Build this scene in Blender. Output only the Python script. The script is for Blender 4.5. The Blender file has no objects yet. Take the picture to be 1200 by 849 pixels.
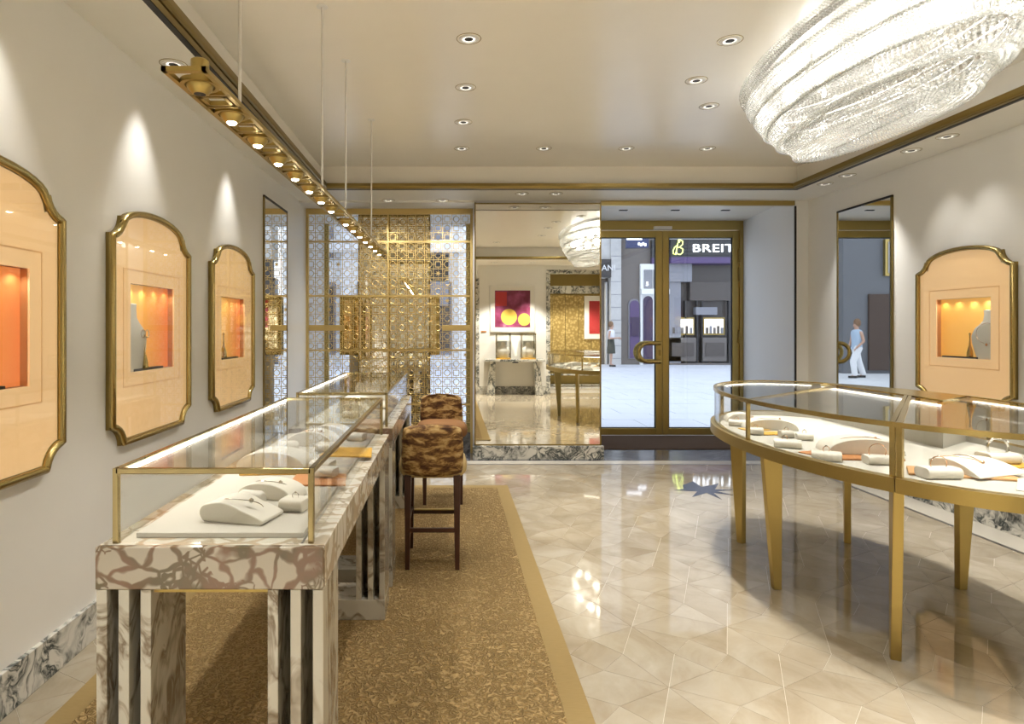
import bpy, bmesh, math, random
from math import sin, cos, pi, radians
from mathutils import Vector
from mathutils.geometry import tessellate_polygon
random.seed(7)
SC = bpy.context.scene
COL = SC.collection

# ------------------------------------------------------------------ camera, world, exposure
# one-point view along +Y; 730 px focal length on a 1200 px frame; eye at 1.45 m
cam_d = bpy.data.cameras.new('camera'); cam = bpy.data.objects.new('camera', cam_d); COL.objects.link(cam)
cam.location = (0, 0, 1.45); cam.rotation_euler = (pi/2, 0, 0)
cam_d.sensor_width = 36; cam_d.lens = 36*730/1200
cam_d.shift_x = (600-527)/1200; cam_d.shift_y = -(424.5-386)/1200
cam_d.clip_start = 0.05; cam_d.clip_end = 200
SC.camera = cam
W = bpy.data.worlds.new('daylight'); SC.world = W; W.use_nodes = True
W.node_tree.nodes['Background'].inputs[0].default_value = (0.78, 0.85, 1.0, 1)
W.node_tree.nodes['Background'].inputs[1].default_value = 0.68
SC.view_settings.view_transform = 'Standard'; SC.view_settings.look = 'None'
SC.view_settings.gamma = 1.0; SC.view_settings.use_curve_mapping = False
SC.view_settings.exposure = 1.76
CY = SC.cycles
CY.max_bounces = 10; CY.diffuse_bounces = 6; CY.glossy_bounces = 5; CY.transmission_bounces = 8; CY.transparent_max_bounces = 24
CY.caustics_reflective = False; CY.caustics_refractive = False; CY.sample_clamp_indirect = 4.0

WARM = (1.0, 0.975, 0.94)
P_GRID, P_RING, P_SOFFIT, P_WALL, P_PEND, P_CHAND, P_REAR, P_LED = 14, 46, 30, 12, 4.5, 11, 118, 0.25

# ------------------------------------------------------------------ materials
MATS = {}
def mat(name, col, rough=0.5, metal=0.0, spec=0.5, emit=None, es=0.0):
    m = bpy.data.materials.new(name); m.use_nodes = True
    p = m.node_tree.nodes['Principled BSDF']
    p.inputs['Base Color'].default_value = (*col, 1); p.inputs['Roughness'].default_value = rough
    p.inputs['Metallic'].default_value = metal; p.inputs['Specular IOR Level'].default_value = spec
    if emit:
        p.inputs['Emission Color'].default_value = (*emit, 1); p.inputs['Emission Strength'].default_value = es
    MATS[name] = m
    return m
def nd(m, t, **kw):
    n = m.node_tree.nodes.new(t)
    for k, v in kw.items():
        if k.startswith('i_'):
            n.inputs[k[2:].replace('_', ' ')].default_value = v
        else: setattr(n, k, v)
    return n
def lk(m, a, b): m.node_tree.links.new(a, b)
def P(m): return m.node_tree.nodes['Principled BSDF']
def coords(m, scale=(1, 1, 1), kind='Object'):
    t = nd(m, 'ShaderNodeTexCoord'); mp = nd(m, 'ShaderNodeMapping')
    mp.inputs['Scale'].default_value = scale
    lk(m, t.outputs[kind], mp.inputs['Vector']); return mp.outputs['Vector']
def ramp(m, fac, stops):
    r = nd(m, 'ShaderNodeValToRGB'); e = r.color_ramp.elements
    while len(e) < len(stops): e.new(0.5)
    for s, (p, c) in zip(e, stops): s.position = p; s.color = (*c, 1) if len(c) == 3 else c
    lk(m, fac, r.inputs[0]); return r.outputs[0]
def noise(m, vec, scale, detail=4, rough=0.55, dist=0.0):
    n = nd(m, 'ShaderNodeTexNoise', i_Scale=scale, i_Detail=detail, i_Roughness=rough, i_Distortion=dist)
    lk(m, vec, n.inputs['Vector']); return n.outputs['Fac']
def mixc(m, fac, a, b, mode='MIX'):
    x = nd(m, 'ShaderNodeMix', data_type='RGBA', blend_type=mode)
    for s, v in ((0, fac), (6, a), (7, b)):
        if hasattr(v, 'links'): lk(m, v, x.inputs[s])
        elif s == 0: x.inputs[0].default_value = v
        else: x.inputs[s].default_value = (*v, 1)
    return x.outputs[2]
def warp(m, vec, scale, amt):
    n = nd(m, 'ShaderNodeTexNoise', i_Scale=scale, i_Detail=3.0); lk(m, vec, n.inputs['Vector'])
    a = nd(m, 'ShaderNodeVectorMath', operation='MULTIPLY_ADD'); lk(m, n.outputs['Color'], a.inputs[0])
    a.inputs[1].default_value = (amt,)*3; lk(m, vec, a.inputs[2]); return a.outputs[0]
def bump(m, h, strength, dist=0.01):
    b = nd(m, 'ShaderNodeBump', i_Strength=strength, i_Distance=dist); lk(m, h, b.inputs['Height'])
    lk(m, b.outputs[0], P(m).inputs['Normal'])
def base(m, sock): lk(m, sock, P(m).inputs['Base Color'])
def brushed(name, col, rough=0.34):
    m = mat(name, col, rough, 1.0)
    f = noise(m, coords(m, (6, 6, 160)), 3.0, 3)
    base(m, mixc(m, f, tuple(c*0.97 for c in col), tuple(min(1, c*1.03) for c in col)))
    return m

def paint(name, col, rough=0.5):
    m = mat(name, col, rough)
    f = noise(m, coords(m), 3.5, 5)
    base(m, mixc(m, f, tuple(c*0.97 for c in col), tuple(min(1, c*1.03) for c in col))); return m
WALL = paint('wall plaster', (0.79, 0.775, 0.725), 0.3)
CEIL = paint('ceiling lacquer', (0.86, 0.825, 0.74), 0.28)
SOFF = paint('soffit paint', (0.79, 0.77, 0.70), 0.5)
WHITE = mat('white paint', (0.8, 0.8, 0.78), 0.45)
GOLD = brushed('brushed gold', (0.46, 0.345, 0.12), 0.38)
GOLDD = brushed('dark bronze gold', (0.28, 0.205, 0.07), 0.35)
GOLDP = brushed('polished antique gold', (0.46, 0.35, 0.135), 0.26)
LATT = brushed('satin lattice gold', (0.66, 0.50, 0.21), 0.5)
BRASS = brushed('case brass', (0.38, 0.305, 0.15), 0.22)
BLACK = mat('black gap', (0.012, 0.011, 0.01), 0.5)
MIRROR = mat('mirror silver', (0.86, 0.84, 0.77), 0.0, 1.0)
BMIRROR = mat('bronze mirror', (0.90, 0.78, 0.50), 0.03, 1.0)
LED = mat('led strip', (1, 1, 1), 0.5, emit=(1.0, 0.95, 0.85), es=5.0)
LED2 = mat('showcase led strip', (1, 1, 1), 0.5, emit=(1.0, 0.95, 0.85), es=2.5)
BULB = mat('lit bulb', (1, 1, 1), 0.5, emit=(1.0, 0.88, 0.66), es=16.0)
CREAM = mat('cream leather', (0.60, 0.57, 0.50), 0.5)
bump(CREAM, noise(CREAM, coords(CREAM), 260, 2), 0.06, 0.002)
CLOTH = mat('cream tray cloth', (0.44, 0.415, 0.36), 0.75)
MUST = mat('mustard leather', (0.58, 0.33, 0.045), 0.45)
TERRA = mat('terracotta leather', (0.45, 0.19, 0.065), 0.45)
TAN = mat('tan leather', (0.50, 0.26, 0.09), 0.45)
JEWEL = mat('rose gold jewellery', (0.75, 0.45, 0.27), 0.15, 1.0)
SILVER = mat('white gold jewellery', (0.62, 0.6, 0.57), 0.15, 1.0)
WOOD = mat('dark stained wood', (0.040, 0.014, 0.008), 0.3)
base(WOOD, mixc(WOOD, noise(WOOD, coords(WOOD, (30, 30, 3)), 4), (0.028, 0.009, 0.005), (0.06, 0.02, 0.011)))
NICKEL = mat('satin rod', (0.74, 0.72, 0.68), 0.35, 0.6)

def glass(name, tint=(1, 1, 1), ior=1.5, boost=1.0):
    m = bpy.data.materials.new(name); m.use_nodes = True; nt = m.node_tree; nt.nodes.clear()
    o = nd(m, 'ShaderNodeOutputMaterial'); mx = nd(m, 'ShaderNodeMixShader'); t = nd(m, 'ShaderNodeBsdfTransparent'); g = nd(m, 'ShaderNodeBsdfGlossy')
    t.inputs[0].default_value = (*tint, 1); g.inputs['Roughness'].default_value = 0.0
    f = nd(m, 'ShaderNodeLayerWeight', i_Blend=0.5); q = nd(m, 'ShaderNodeMath', operation='POWER'); q.inputs[1].default_value = 5.0
    k = nd(m, 'ShaderNodeMath', operation='MULTIPLY_ADD', use_clamp=True); r0 = ((ior-1)/(ior+1))**2*boost; k.inputs[1].default_value = 0.75; k.inputs[2].default_value = r0
    lk(m, f.outputs['Facing'], q.inputs[0]); lk(m, q.outputs[0], k.inputs[0]); lk(m, k.outputs[0], mx.inputs[0]); lk(m, t.outputs[0], mx.inputs[1]); lk(m, g.outputs[0], mx.inputs[2])
    lk(m, mx.outputs[0], o.inputs[0]); return m
GLASS = glass('clear glass', (0.985, 0.99, 0.98), 1.45, 0.8)
DGLASS = glass('door glass', (0.93, 0.95, 0.96), 1.5, 1.0)
def crystal():
    m = bpy.data.materials.new('cut crystal'); m.use_nodes = True; nt = m.node_tree; nt.nodes.clear()
    o = nd(m, 'ShaderNodeOutputMaterial'); a = nd(m, 'ShaderNodeMixShader'); b = nd(m, 'ShaderNodeMixShader')
    t = nd(m, 'ShaderNodeBsdfTransparent'); t.inputs[0].default_value = (0.95, 0.95, 0.94, 1); g = nd(m, 'ShaderNodeBsdfGlossy'); l = nd(m, 'ShaderNodeBsdfTranslucent')
    g.inputs['Roughness'].default_value = 0.08; g.inputs[0].default_value = (0.95, 0.95, 0.93, 1); l.inputs[0].default_value = (0.95, 0.95, 0.92, 1)
    f = nd(m, 'ShaderNodeLayerWeight', i_Blend=0.5); q = nd(m, 'ShaderNodeMath', operation='POWER'); q.inputs[1].default_value = 4.0
    k = nd(m, 'ShaderNodeMath', operation='MULTIPLY_ADD', use_clamp=True); k.inputs[1].default_value = 0.7; k.inputs[2].default_value = 0.09
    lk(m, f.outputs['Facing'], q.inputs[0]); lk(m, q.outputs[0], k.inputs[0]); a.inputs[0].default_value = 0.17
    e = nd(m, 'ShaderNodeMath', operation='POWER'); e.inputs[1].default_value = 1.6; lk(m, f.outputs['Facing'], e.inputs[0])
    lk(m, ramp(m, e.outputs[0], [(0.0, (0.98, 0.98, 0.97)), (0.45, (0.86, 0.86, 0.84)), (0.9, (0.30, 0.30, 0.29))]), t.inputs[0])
    lk(m, t.outputs[0], a.inputs[1]); lk(m, l.outputs[0], a.inputs[2]); lk(m, k.outputs[0], b.inputs[0])
    lk(m, a.outputs[0], b.inputs[1]); lk(m, g.outputs[0], b.inputs[2]); lk(m, b.outputs[0], o.inputs[0]); return m
CRYS = crystal()

def breccia(name, light, mid, dark, sc=14, rough=0.12):
    m = mat(name, light, rough)
    v = warp(m, coords(m), 5.0, 0.16)
    vo = nd(m, 'ShaderNodeTexVoronoi', feature='DISTANCE_TO_EDGE', i_Scale=sc); lk(m, v, vo.inputs['Vector'])
    v2 = nd(m, 'ShaderNodeTexVoronoi', feature='DISTANCE_TO_EDGE', i_Scale=sc*2.6); lk(m, v, v2.inputs['Vector'])
    sel = ramp(m, noise(m, coords(m), 4.5, 2), [(0.47, (1, 1, 1)), (0.53, (0, 0, 0))])
    v2s = nd(m, 'ShaderNodeMath', operation='MULTIPLY_ADD'); lk(m, v2.outputs['Distance'], v2s.inputs[0]); v2s.inputs[1].default_value = 0.68; lk(m, sel, v2s.inputs[2])
    mn = nd(m, 'ShaderNodeMath', operation='MINIMUM'); lk(m, vo.outputs['Distance'], mn.inputs[0]); lk(m, v2s.outputs[0], mn.inputs[1])
    n1 = noise(m, coords(m), 6.0, 4)
    mul = nd(m, 'ShaderNodeMath', operation='MULTIPLY_ADD'); lk(m, n1, mul.inputs[0]); mul.inputs[1].default_value = -0.48; mul.inputs[2].default_value = 0.185
    ad = nd(m, 'ShaderNodeMath', operation='ADD'); lk(m, mn.outputs[0], ad.inputs[0]); lk(m, mul.outputs[0], ad.inputs[1])
    vein = ramp(m, ad.outputs[0], [(0.0, (0.95,)*3), (0.035, (0.6,)*3), (0.07, (0, 0, 0))])
    hue = ramp(m, noise(m, coords(m), 9.0, 3), [(0.42, mid), (0.60, dark)])
    body = mixc(m, noise(m, v, 16.0, 5), light, tuple(c*0.83 for c in light))
    base(m, mixc(m, vein, body, hue)); return m
VIOLA = breccia('breccia marble', (0.37, 0.325, 0.25), (0.15, 0.085, 0.05), (0.095, 0.072, 0.036), 15)
VIOLP = breccia('pale breccia marble', (0.60, 0.56, 0.47), (0.40, 0.31, 0.21), (0.33, 0.28, 0.20), 11)
def veined(name, light, dark, sc, lo=0.47, hi=0.53, rough=0.14, stretch=(1, 1, 1), warpamt=0.5):
    m = mat(name, light, rough)
    v = warp(m, coords(m, stretch), 3.0, warpamt)
    n = noise(m, v, sc, 5, 0.6, 1.2)
    band = ramp(m, n, [(lo-0.05, (0, 0, 0)), ((lo+hi)/2-0.004, (1, 1, 1)), ((lo+hi)/2+0.004, (1, 1, 1)), (hi+0.05, (0, 0, 0))])
    n2 = noise(m, coords(m), 7, 3); msk = ramp(m, n2, [(0.36, (0.25,)*3), (0.52, (1, 1, 1))])
    x = mixc(m, 1.0, band, msk, 'MULTIPLY')
    base(m, mixc(m, x, mixc(m, noise(m, v, 5, 4), light, tuple(c*0.86 for c in light)), dark)); return m
ARAB = veined('arabescato marble', (0.66, 0.64, 0.57), (0.035, 0.045, 0.045), 4.2, 0.455, 0.545, warpamt=0.7)
CALA = veined('calacatta marble', (0.42, 0.39, 0.315), (0.15, 0.115, 0.075), 3.0, 0.49, 0.51, stretch=(1, 1.5, 0.6))
DSTONE = veined('dark threshold stone', (0.055, 0.058, 0.065), (0.16, 0.16, 0.17), 4.0)

def tilemat():
    m = mat('polished cream marble', (0.7, 0.6, 0.45), 0.045, spec=0.75)
    oi = nd(m, 'ShaderNodeObjectInfo')
    v = nd(m, 'ShaderNodeVectorMath', operation='MULTIPLY_ADD'); tc = nd(m, 'ShaderNodeTexCoord'); lk(m, oi.outputs['Random'], v.inputs[0])
    v.inputs[1].default_value = (40, 70, 10); lk(m, tc.outputs['Object'], v.inputs[2])
    n = noise(m, v.outputs[0], 3.2, 6, 0.6, 0.7)
    c = ramp(m, n, [(0.3, (0.27, 0.215, 0.142)), (0.5, (0.335, 0.285, 0.205)), (0.72, (0.40, 0.355, 0.275))])
    tone = ramp(m, oi.outputs['Random'], [(0.0, (0.945, 0.935, 0.915)), (0.5, (0.98, 0.975, 0.965)), (1.0, (1, 1, 1))])
    base(m, mixc(m, 1.0, c, tone, 'MULTIPLY')); return m
TILE = tilemat()
GROUT = mat('pale floor joint', (0.52, 0.465, 0.375), 0.3)
def rugmat():
    m = mat('sculpted wool rug', (0.3, 0.2, 0.08), 0.9, spec=0.1)
    v = warp(m, coords(m), 18.0, 0.03)
    n = noise(m, v, 36.0, 1.0, 0.4, 0.5)
    s = nd(m, 'ShaderNodeMath', operation='MULTIPLY'); lk(m, n, s.inputs[0]); s.inputs[1].default_value = 27.0
    q = nd(m, 'ShaderNodeMath', operation='SINE'); lk(m, s.outputs[0], q.inputs[0])
    h = nd(m, 'ShaderNodeMath', operation='MULTIPLY_ADD'); lk(m, q.outputs[0], h.inputs[0]); h.inputs[1].default_value = 0.5; h.inputs[2].default_value = 0.5
    base(m, mixc(m, h.outputs[0], (0.235, 0.15, 0.057), (0.37, 0.255, 0.112)))
    bump(m, h.outputs[0], 0.9, 0.012); return m
RUG = rugmat()
RUGB = mat('flat rug border', (0.36, 0.25, 0.10), 0.9, spec=0.1)
base(RUGB, mixc(RUGB, noise(RUGB, coords(RUGB, (8, 160, 8)), 3, 3), (0.21, 0.143, 0.055), (0.29, 0.207, 0.09)))
def hide():
    m = mat('brindle hair hide', (0.3, 0.2, 0.1), 0.65, spec=0.25)
    n = noise(m, warp(m, coords(m, (7, 7, 17)), 1.5, 0.5), 1.7, 6, 0.62, 0.3)
    base(m, ramp(m, n, [(0.36, (0.05, 0.02, 0.008)), (0.47, (0.13, 0.06, 0.018)), (0.56, (0.36, 0.22, 0.075)), (0.72, (0.60, 0.45, 0.21))])); return m
HIDE = hide()
SEATF = mat('caramel velvet seat', (0.22, 0.095, 0.022), 0.8)
SEATC = mat('pale gold hide seat', (0.52, 0.38, 0.16), 0.75)
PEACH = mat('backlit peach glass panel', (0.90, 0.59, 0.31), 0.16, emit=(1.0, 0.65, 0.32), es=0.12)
LINING = mat('peach lining', (0.62, 0.30, 0.11), 0.4)
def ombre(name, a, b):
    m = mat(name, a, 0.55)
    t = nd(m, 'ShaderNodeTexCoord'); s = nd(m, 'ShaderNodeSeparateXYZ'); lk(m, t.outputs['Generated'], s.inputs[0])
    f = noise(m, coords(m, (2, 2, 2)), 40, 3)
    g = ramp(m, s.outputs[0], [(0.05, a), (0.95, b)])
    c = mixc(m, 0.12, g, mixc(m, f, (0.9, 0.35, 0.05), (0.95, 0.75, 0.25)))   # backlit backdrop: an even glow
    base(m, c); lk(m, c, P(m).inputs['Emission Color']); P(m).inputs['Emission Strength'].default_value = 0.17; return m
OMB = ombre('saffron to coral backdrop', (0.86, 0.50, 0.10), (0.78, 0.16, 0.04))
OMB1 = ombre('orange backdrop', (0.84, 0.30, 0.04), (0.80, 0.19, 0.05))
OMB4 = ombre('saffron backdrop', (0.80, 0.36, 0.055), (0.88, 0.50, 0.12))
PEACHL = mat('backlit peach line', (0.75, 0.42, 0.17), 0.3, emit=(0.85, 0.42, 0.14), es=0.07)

# ------------------------------------------------------------------ mesh builder
class MB:
    def __init__(s): s.v = []; s.f = []
    def add(s, vs, fs):
        o = len(s.v); s.v += [tuple(v) for v in vs]; s.f += [tuple(i+o for i in f) for f in fs]; return s
    def box(s, x0, x1, y0, y1, z0, z1):
        return s.add([(x0, y0, z0), (x1, y0, z0), (x1, y1, z0), (x0, y1, z0), (x0, y0, z1), (x1, y0, z1), (x1, y1, z1), (x0, y1, z1)],
                     [(3, 2, 1, 0), (4, 5, 6, 7), (0, 1, 5, 4), (1, 2, 6, 5), (2, 3, 7, 6), (3, 0, 4, 7)])
    def cbox(s, c, d): return s.box(c[0]-d[0]/2, c[0]+d[0]/2, c[1]-d[1]/2, c[1]+d[1]/2, c[2]-d[2]/2, c[2]+d[2]/2)
    def prism(s, poly, z0, z1, f=lambda x, y, z: (x, y, z)):   # polygon (ccw) extruded; f remaps the axes
        n = len(poly)
        vs = [f(x, y, z0) for x, y in poly]+[f(x, y, z1) for x, y in poly]
        return s.add(vs, [tuple(range(n-1, -1, -1)), tuple(range(n, 2*n))]+[(i, (i+1) % n, n+(i+1) % n, n+i) for i in range(n)])
    def holed(s, outer, holes, w0, w1, f):                     # polygon with holes, extruded between w0 and w1
        loops = [outer]+holes
        tris = tessellate_polygon([[Vector((x, y, 0)) for x, y in l] for l in loops])
        flat = [p for l in loops for p in l]; n = len(flat)
        vs = [f(x, y, w0) for x, y in flat]+[f(x, y, w1) for x, y in flat]
        fs = [tuple(t) for t in tris]+[tuple(n+i for i in reversed(t)) for t in tris]
        o = 0
        for l in loops:
            k = len(l); fs += [(o+i, o+(i+1) % k, n+o+(i+1) % k, n+o+i) for i in range(k)]; o += k
        return s.add(vs, fs)
    def tube(s, pts, r, n=8, closed=False, ry=None):
        pts = [Vector(p) for p in pts]; m = len(pts); rings = []
        up = None
        for i, p in enumerate(pts):
            a = pts[(i-1) % m] if (closed or i > 0) else p; b = pts[(i+1) % m] if (closed or i < m-1) else p
            t = (b-a).normalized()
            if up is None: up = Vector((0, 0, 1)) if abs(t.z) < 0.9 else Vector((0, 1, 0))
            x = t.cross(up)
            if x.length < 1e-4: x = t.orthogonal()
            x.normalize(); up = x.cross(t).normalized()
            rr = r[i] if isinstance(r, (list, tuple)) else r
            rings.append([p+x*(rr*cos(2*pi*k/n))+up*((ry if ry else rr)*sin(2*pi*k/n)) for k in range(n)])
        vs = [v for q in rings for v in q]; fs = []
        for i in range(m if closed else m-1):
            j = (i+1) % m
            fs += [(i*n+k, i*n+(k+1) % n, j*n+(k+1) % n, j*n+k) for k in range(n)]
        if not closed: fs += [tuple(range(n-1, -1, -1)), tuple((m-1)*n+k for k in range(n))]
        return s.add(vs, fs)
    def lathe(s, prof, n=20, sx=1.0, sy=1.0, c=(0, 0, 0), close=True):
        m = len(prof)
        vs = [(c[0]+r*sx*cos(2*pi*k/n), c[1]+r*sy*sin(2*pi*k/n), c[2]+z) for r, z in prof for k in range(n)]
        fs = [(i*n+k, i*n+(k+1) % n, (i+1)*n+(k+1) % n, (i+1)*n+k) for i in range(m-1) for k in range(n)]
        if close: fs += [tuple(range(n-1, -1, -1)), tuple((m-1)*n+k for k in range(n))]
        return s.add(vs, fs)
    def taper(s, c0, w0, d0, c1, w1, d1):                       # four-sided taper between two rectangles
        q = lambda c, w, d: [(c[0]-w/2, c[1]-d/2, c[2]), (c[0]+w/2, c[1]-d/2, c[2]), (c[0]+w/2, c[1]+d/2, c[2]), (c[0]-w/2, c[1]+d/2, c[2])]
        return s.add(q(c0, w0, d0)+q(c1, w1, d1), [(3, 2, 1, 0), (4, 5, 6, 7), (0, 1, 5, 4), (1, 2, 6, 5), (2, 3, 7, 6), (3, 0, 4, 7)])
    def mesh(s, name, m, smooth=None):
        me = bpy.data.meshes.new(name); me.from_pydata(s.v, [], s.f)
        bm = bmesh.new(); bm.from_mesh(me); bmesh.ops.recalc_face_normals(bm, faces=bm.faces); bm.to_mesh(me); bm.free()
        me.materials.append(m)
        if smooth is not None:
            me.polygons.foreach_set('use_smooth', [True]*len(me.polygons)); me.set_sharp_from_angle(angle=radians(smooth))
        return me
    def build(s, name, m, parent=None, smooth=None, bevel=0, loc=None, kind=None):
        o = bpy.data.objects.new(name, s.mesh(name, m, smooth)); COL.objects.link(o)
        if parent: o.parent = parent
        if loc: o.location = loc
        if bevel:
            b = o.modifiers.new('edge', 'BEVEL'); b.width = bevel; b.segments = 2; b.limit_method = 'ANGLE'; b.angle_limit = radians(35)
        if kind: o['kind'] = kind
        return o
def inst(name, me, parent, loc=(0, 0, 0), rot=(0, 0, 0)):
    o = bpy.data.objects.new(name, me); COL.objects.link(o); o.parent = parent; o.location = loc; o.rotation_euler = rot; return o
def thing(name, label, cat, loc=(0, 0, 0), rz=0, group=None):
    o = bpy.data.objects.new(name, None); COL.objects.link(o); o.empty_display_size = 0.1
    o.location = loc; o.rotation_euler = (0, 0, rz); o['label'] = label; o['category'] = cat
    if group: o['group'] = group
    return o
def tag(o, label, cat, group=None):
    o['label'] = label; o['category'] = cat
    if group: o['group'] = group
    return o
def copytree(o, parent=None):
    c = o.copy(); COL.objects.link(c); c.parent = parent
    for ch in o.children: copytree(ch, c)
    return c
def struct(mb, name, m, parent=None, **k):
    o = mb.build(name, m, parent, **k)
    if not parent: o['kind'] = 'structure'
    return o
def box(x0, x1, y0, y1, z0, z1): return MB().box(x0, x1, y0, y1, z0, z1)
def spot(parent, loc, power, size=70, blend=0.5, aim=None, color=WARM, radius=0.04):
    d = bpy.data.lights.new('lamp', 'SPOT'); d.energy = power; d.spot_size = radians(size); d.spot_blend = blend; d.color = color; d.shadow_soft_size = radius
    o = bpy.data.objects.new('lamp', d); COL.objects.link(o); o.parent = parent; o.location = loc
    if aim: o.rotation_euler = Vector(aim).to_track_quat('-Z', 'Y').to_euler()
    return o
def point(parent, loc, power, radius=0.03, color=WARM):
    d = bpy.data.lights.new('lamp', 'POINT'); d.energy = power; d.shadow_soft_size = radius; d.color = color
    o = bpy.data.objects.new('lamp', d); COL.objects.link(o); o.parent = parent; o.location = loc; return o
def textobj(name, body, size, m, loc, rot, parent=None, depth=0.004, align='LEFT', shear=0.0, bold=0.0, space=1.0):
    c = bpy.data.curves.new(name, 'FONT'); c.body = body; c.size = size; c.extrude = depth; c.align_x = align; c.shear = shear; c.offset = bold; c.space_character = space
    c.resolution_u = 3
    o = bpy.data.objects.new(name, c); COL.objects.link(o); o.location = loc; o.rotation_euler = rot; o.parent = parent
    me = bpy.data.meshes.new_from_object(o); me.materials.clear(); me.materials.append(m)
    r = bpy.data.objects.new(name, me); COL.objects.link(r); r.location = loc; r.rotation_euler = rot; r.parent = parent
    bpy.data.objects.remove(o); return r
def arc(cx, cy, rx, ry, a0, a1, n):
    return [(cx+rx*cos(radians(a0+(a1-a0)*i/n)), cy+ry*sin(radians(a0+(a1-a0)*i/n))) for i in range(n+1)]
def rrect(x0, x1, y0, y1, r, n=4):
    return arc(x1-r, y0+r, r, r, -90, 0, n)+arc(x1-r, y1-r, r, r, 0, 90, n)+arc(x0+r, y1-r, r, r, 90, 180, n)+arc(x0+r, y0+r, r, r, 180, 270, n)

# ------------------------------------------------------------------ dimensions
XL, XR = -1.68, 3.99          # side walls
YM = 6.93                     # mirror pier / line of the shop front
YS = 7.30                     # gold screen
YD = 8.50                     # entrance door
YB = -0.10                    # rear wall beside the camera (seen in the mirror)
ZS, ZC = 2.88, 3.12           # soffit, raised ceiling
TX0, TX1, TY0, TY1 = -1.335, 3.57, 1.10, 6.40   # raised tray

# ------------------------------------------------------------------ structure
floor = struct(box(XL-0.3, XR+0.3, -3.2, YD+0.1, -0.12, -0.0012), 'floor', GROUT)
CX, CYY, OX, OY = 0.465, 0.515, 0.887, 2.52
cells = []
for i in range(-6, 7):
    for j in range(-6, 9):
        x, y = OX+CX*i, OY+CYY*j
        A, B, C, D = (x+.115, y+.2575), (x+CX-.115, y+.2575), (x+CX/2, y+.125), (x+CX/2, y+CYY-.125)
        p00, p10, p11, p01 = (x, y), (x+CX, y), (x+CX, y+CYY), (x, y+CYY)
        Am = (x-.115, y+.2575); Cm = (x+CX/2, y-.125)
        for poly in ((C, B, D, A), (p00, A, p01, Am), (p00, Cm, p10, C), (p00, C, A), (p10, B, C), (p11, D, B), (p01, A, D)):
            cells.append(poly)
def clip(poly, x0, x1, y0, y1):
    for ax, lim, sg in ((0, x0, 1), (0, x1, -1), (1, y0, 1), (1, y1, -1)):
        out = []
        for k in range(len(poly)):
            a, b = poly[k-1], poly[k]
            ia, ib = (a[ax]-lim)*sg >= 0, (b[ax]-lim)*sg >= 0
            if ia != ib:
                t = (lim-a[ax])/(b[ax]-a[ax]); out.append((a[0]+t*(b[0]-a[0]), a[1]+t*(b[1]-a[1])))
            if ib: out.append(b)
        poly = out
        if len(poly) < 3: return None
    return poly
def area(p): return 0.5*sum(p[k-1][0]*p[k][1]-p[k][0]*p[k-1][1] for k in range(len(p)))
def inset(p, d):
    c = (sum(q[0] for q in p)/len(p), sum(q[1] for q in p)/len(p)); out = []
    n = len(p)
    for k in range(n):
        a, b, e = Vector(p[k-1]), Vector(p[k]), Vector(p[(k+1) % n])
        n1 = Vector((-(b-a).y, (b-a).x)).normalized(); n2 = Vector((-(e-b).y, (e-b).x)).normalized()
        m = n1+n2
        if m.length < 1e-6: m = n1
        m.normalize(); q = b+m*min(d/max(0.25, m.dot(n1)), d*3); out.append((q.x, q.y))
    return out
tiles = []
FX0, FX1, FY0, FY1 = XL+0.001, 3.69, -0.3, 6.66
for p in cells:
    q = clip(list(p), FX0, FX1, FY0, FY1)
    if not q: continue
    if area(q) < 0: q = q[::-1]
    if area(q) < 0.0006: continue
    cx, cy = sum(a[0] for a in q)/len(q), sum(a[1] for a in q)/len(q)
    px, py = 527+730*cx/max(cy, .1), 386+1058.5/max(cy, .1)
    under = (-1.45 < cx < 0.5 and cy < 5.7)
    seen = cy > 1.7 and -20 < px < 1220 and py < 870 and not under
    tiles.append((area(q)/max(cy, .3)**3 if seen else 0, q, cx, cy))
tiles.sort(key=lambda t: -t[0])
rest = MB()
for k, (s, q, cx, cy) in enumerate(tiles):
    q = inset(q, 0.0007)
    if k < 300 and s > 0:
        MB().prism([(a-cx, b-cy) for a, b in q], -0.01, 0.0).build('tile', TILE, floor, loc=(cx, cy, 0))
    else: rest.prism(q, -0.01, 0.0)
rest.build('tile_field', TILE, floor, kind='stuff')
# border of the floor: dark inlay lines and pale strips
BORD = mat('pale border marble', (0.50, 0.46, 0.385), 0.1)
DLINE = mat('dark metal inlay', (0.06, 0.052, 0.045), 0.3)
box(FX1, FX1+0.028, -0.3, FY1+0.028, -0.01, 0.0005).build('inlay_strip', DLINE, floor)
box(FX1+0.03, XR, -0.3, YM, -0.01, 0.0).build('border_strip', BORD, floor)
box(XL, FX1, FY1, FY1+0.028, -0.01, 0.0005).build('inlay_strip', DLINE, floor)
box(XL, FX1, FY1+0.03, 6.86, -0.01, 0.0).build('border_strip', BORD, floor)
box(XL, XR, 6.862, 7.5, -0.01, 0.0).build('threshold_slab', DSTONE, floor)
box(XL, XR, -3.2, -0.302, -0.01, 0.0).build('border_strip', BORD, floor)
MATB = mat('brown entrance matting', (0.10, 0.062, 0.038), 0.95, spec=0.1)
tag(box(1.70, 3.93, 7.5, 8.44, 0.0, 0.008).build('door_mat', MATB), 'brown entrance mat filling the recess inside the glass doors', 'mat')
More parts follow.
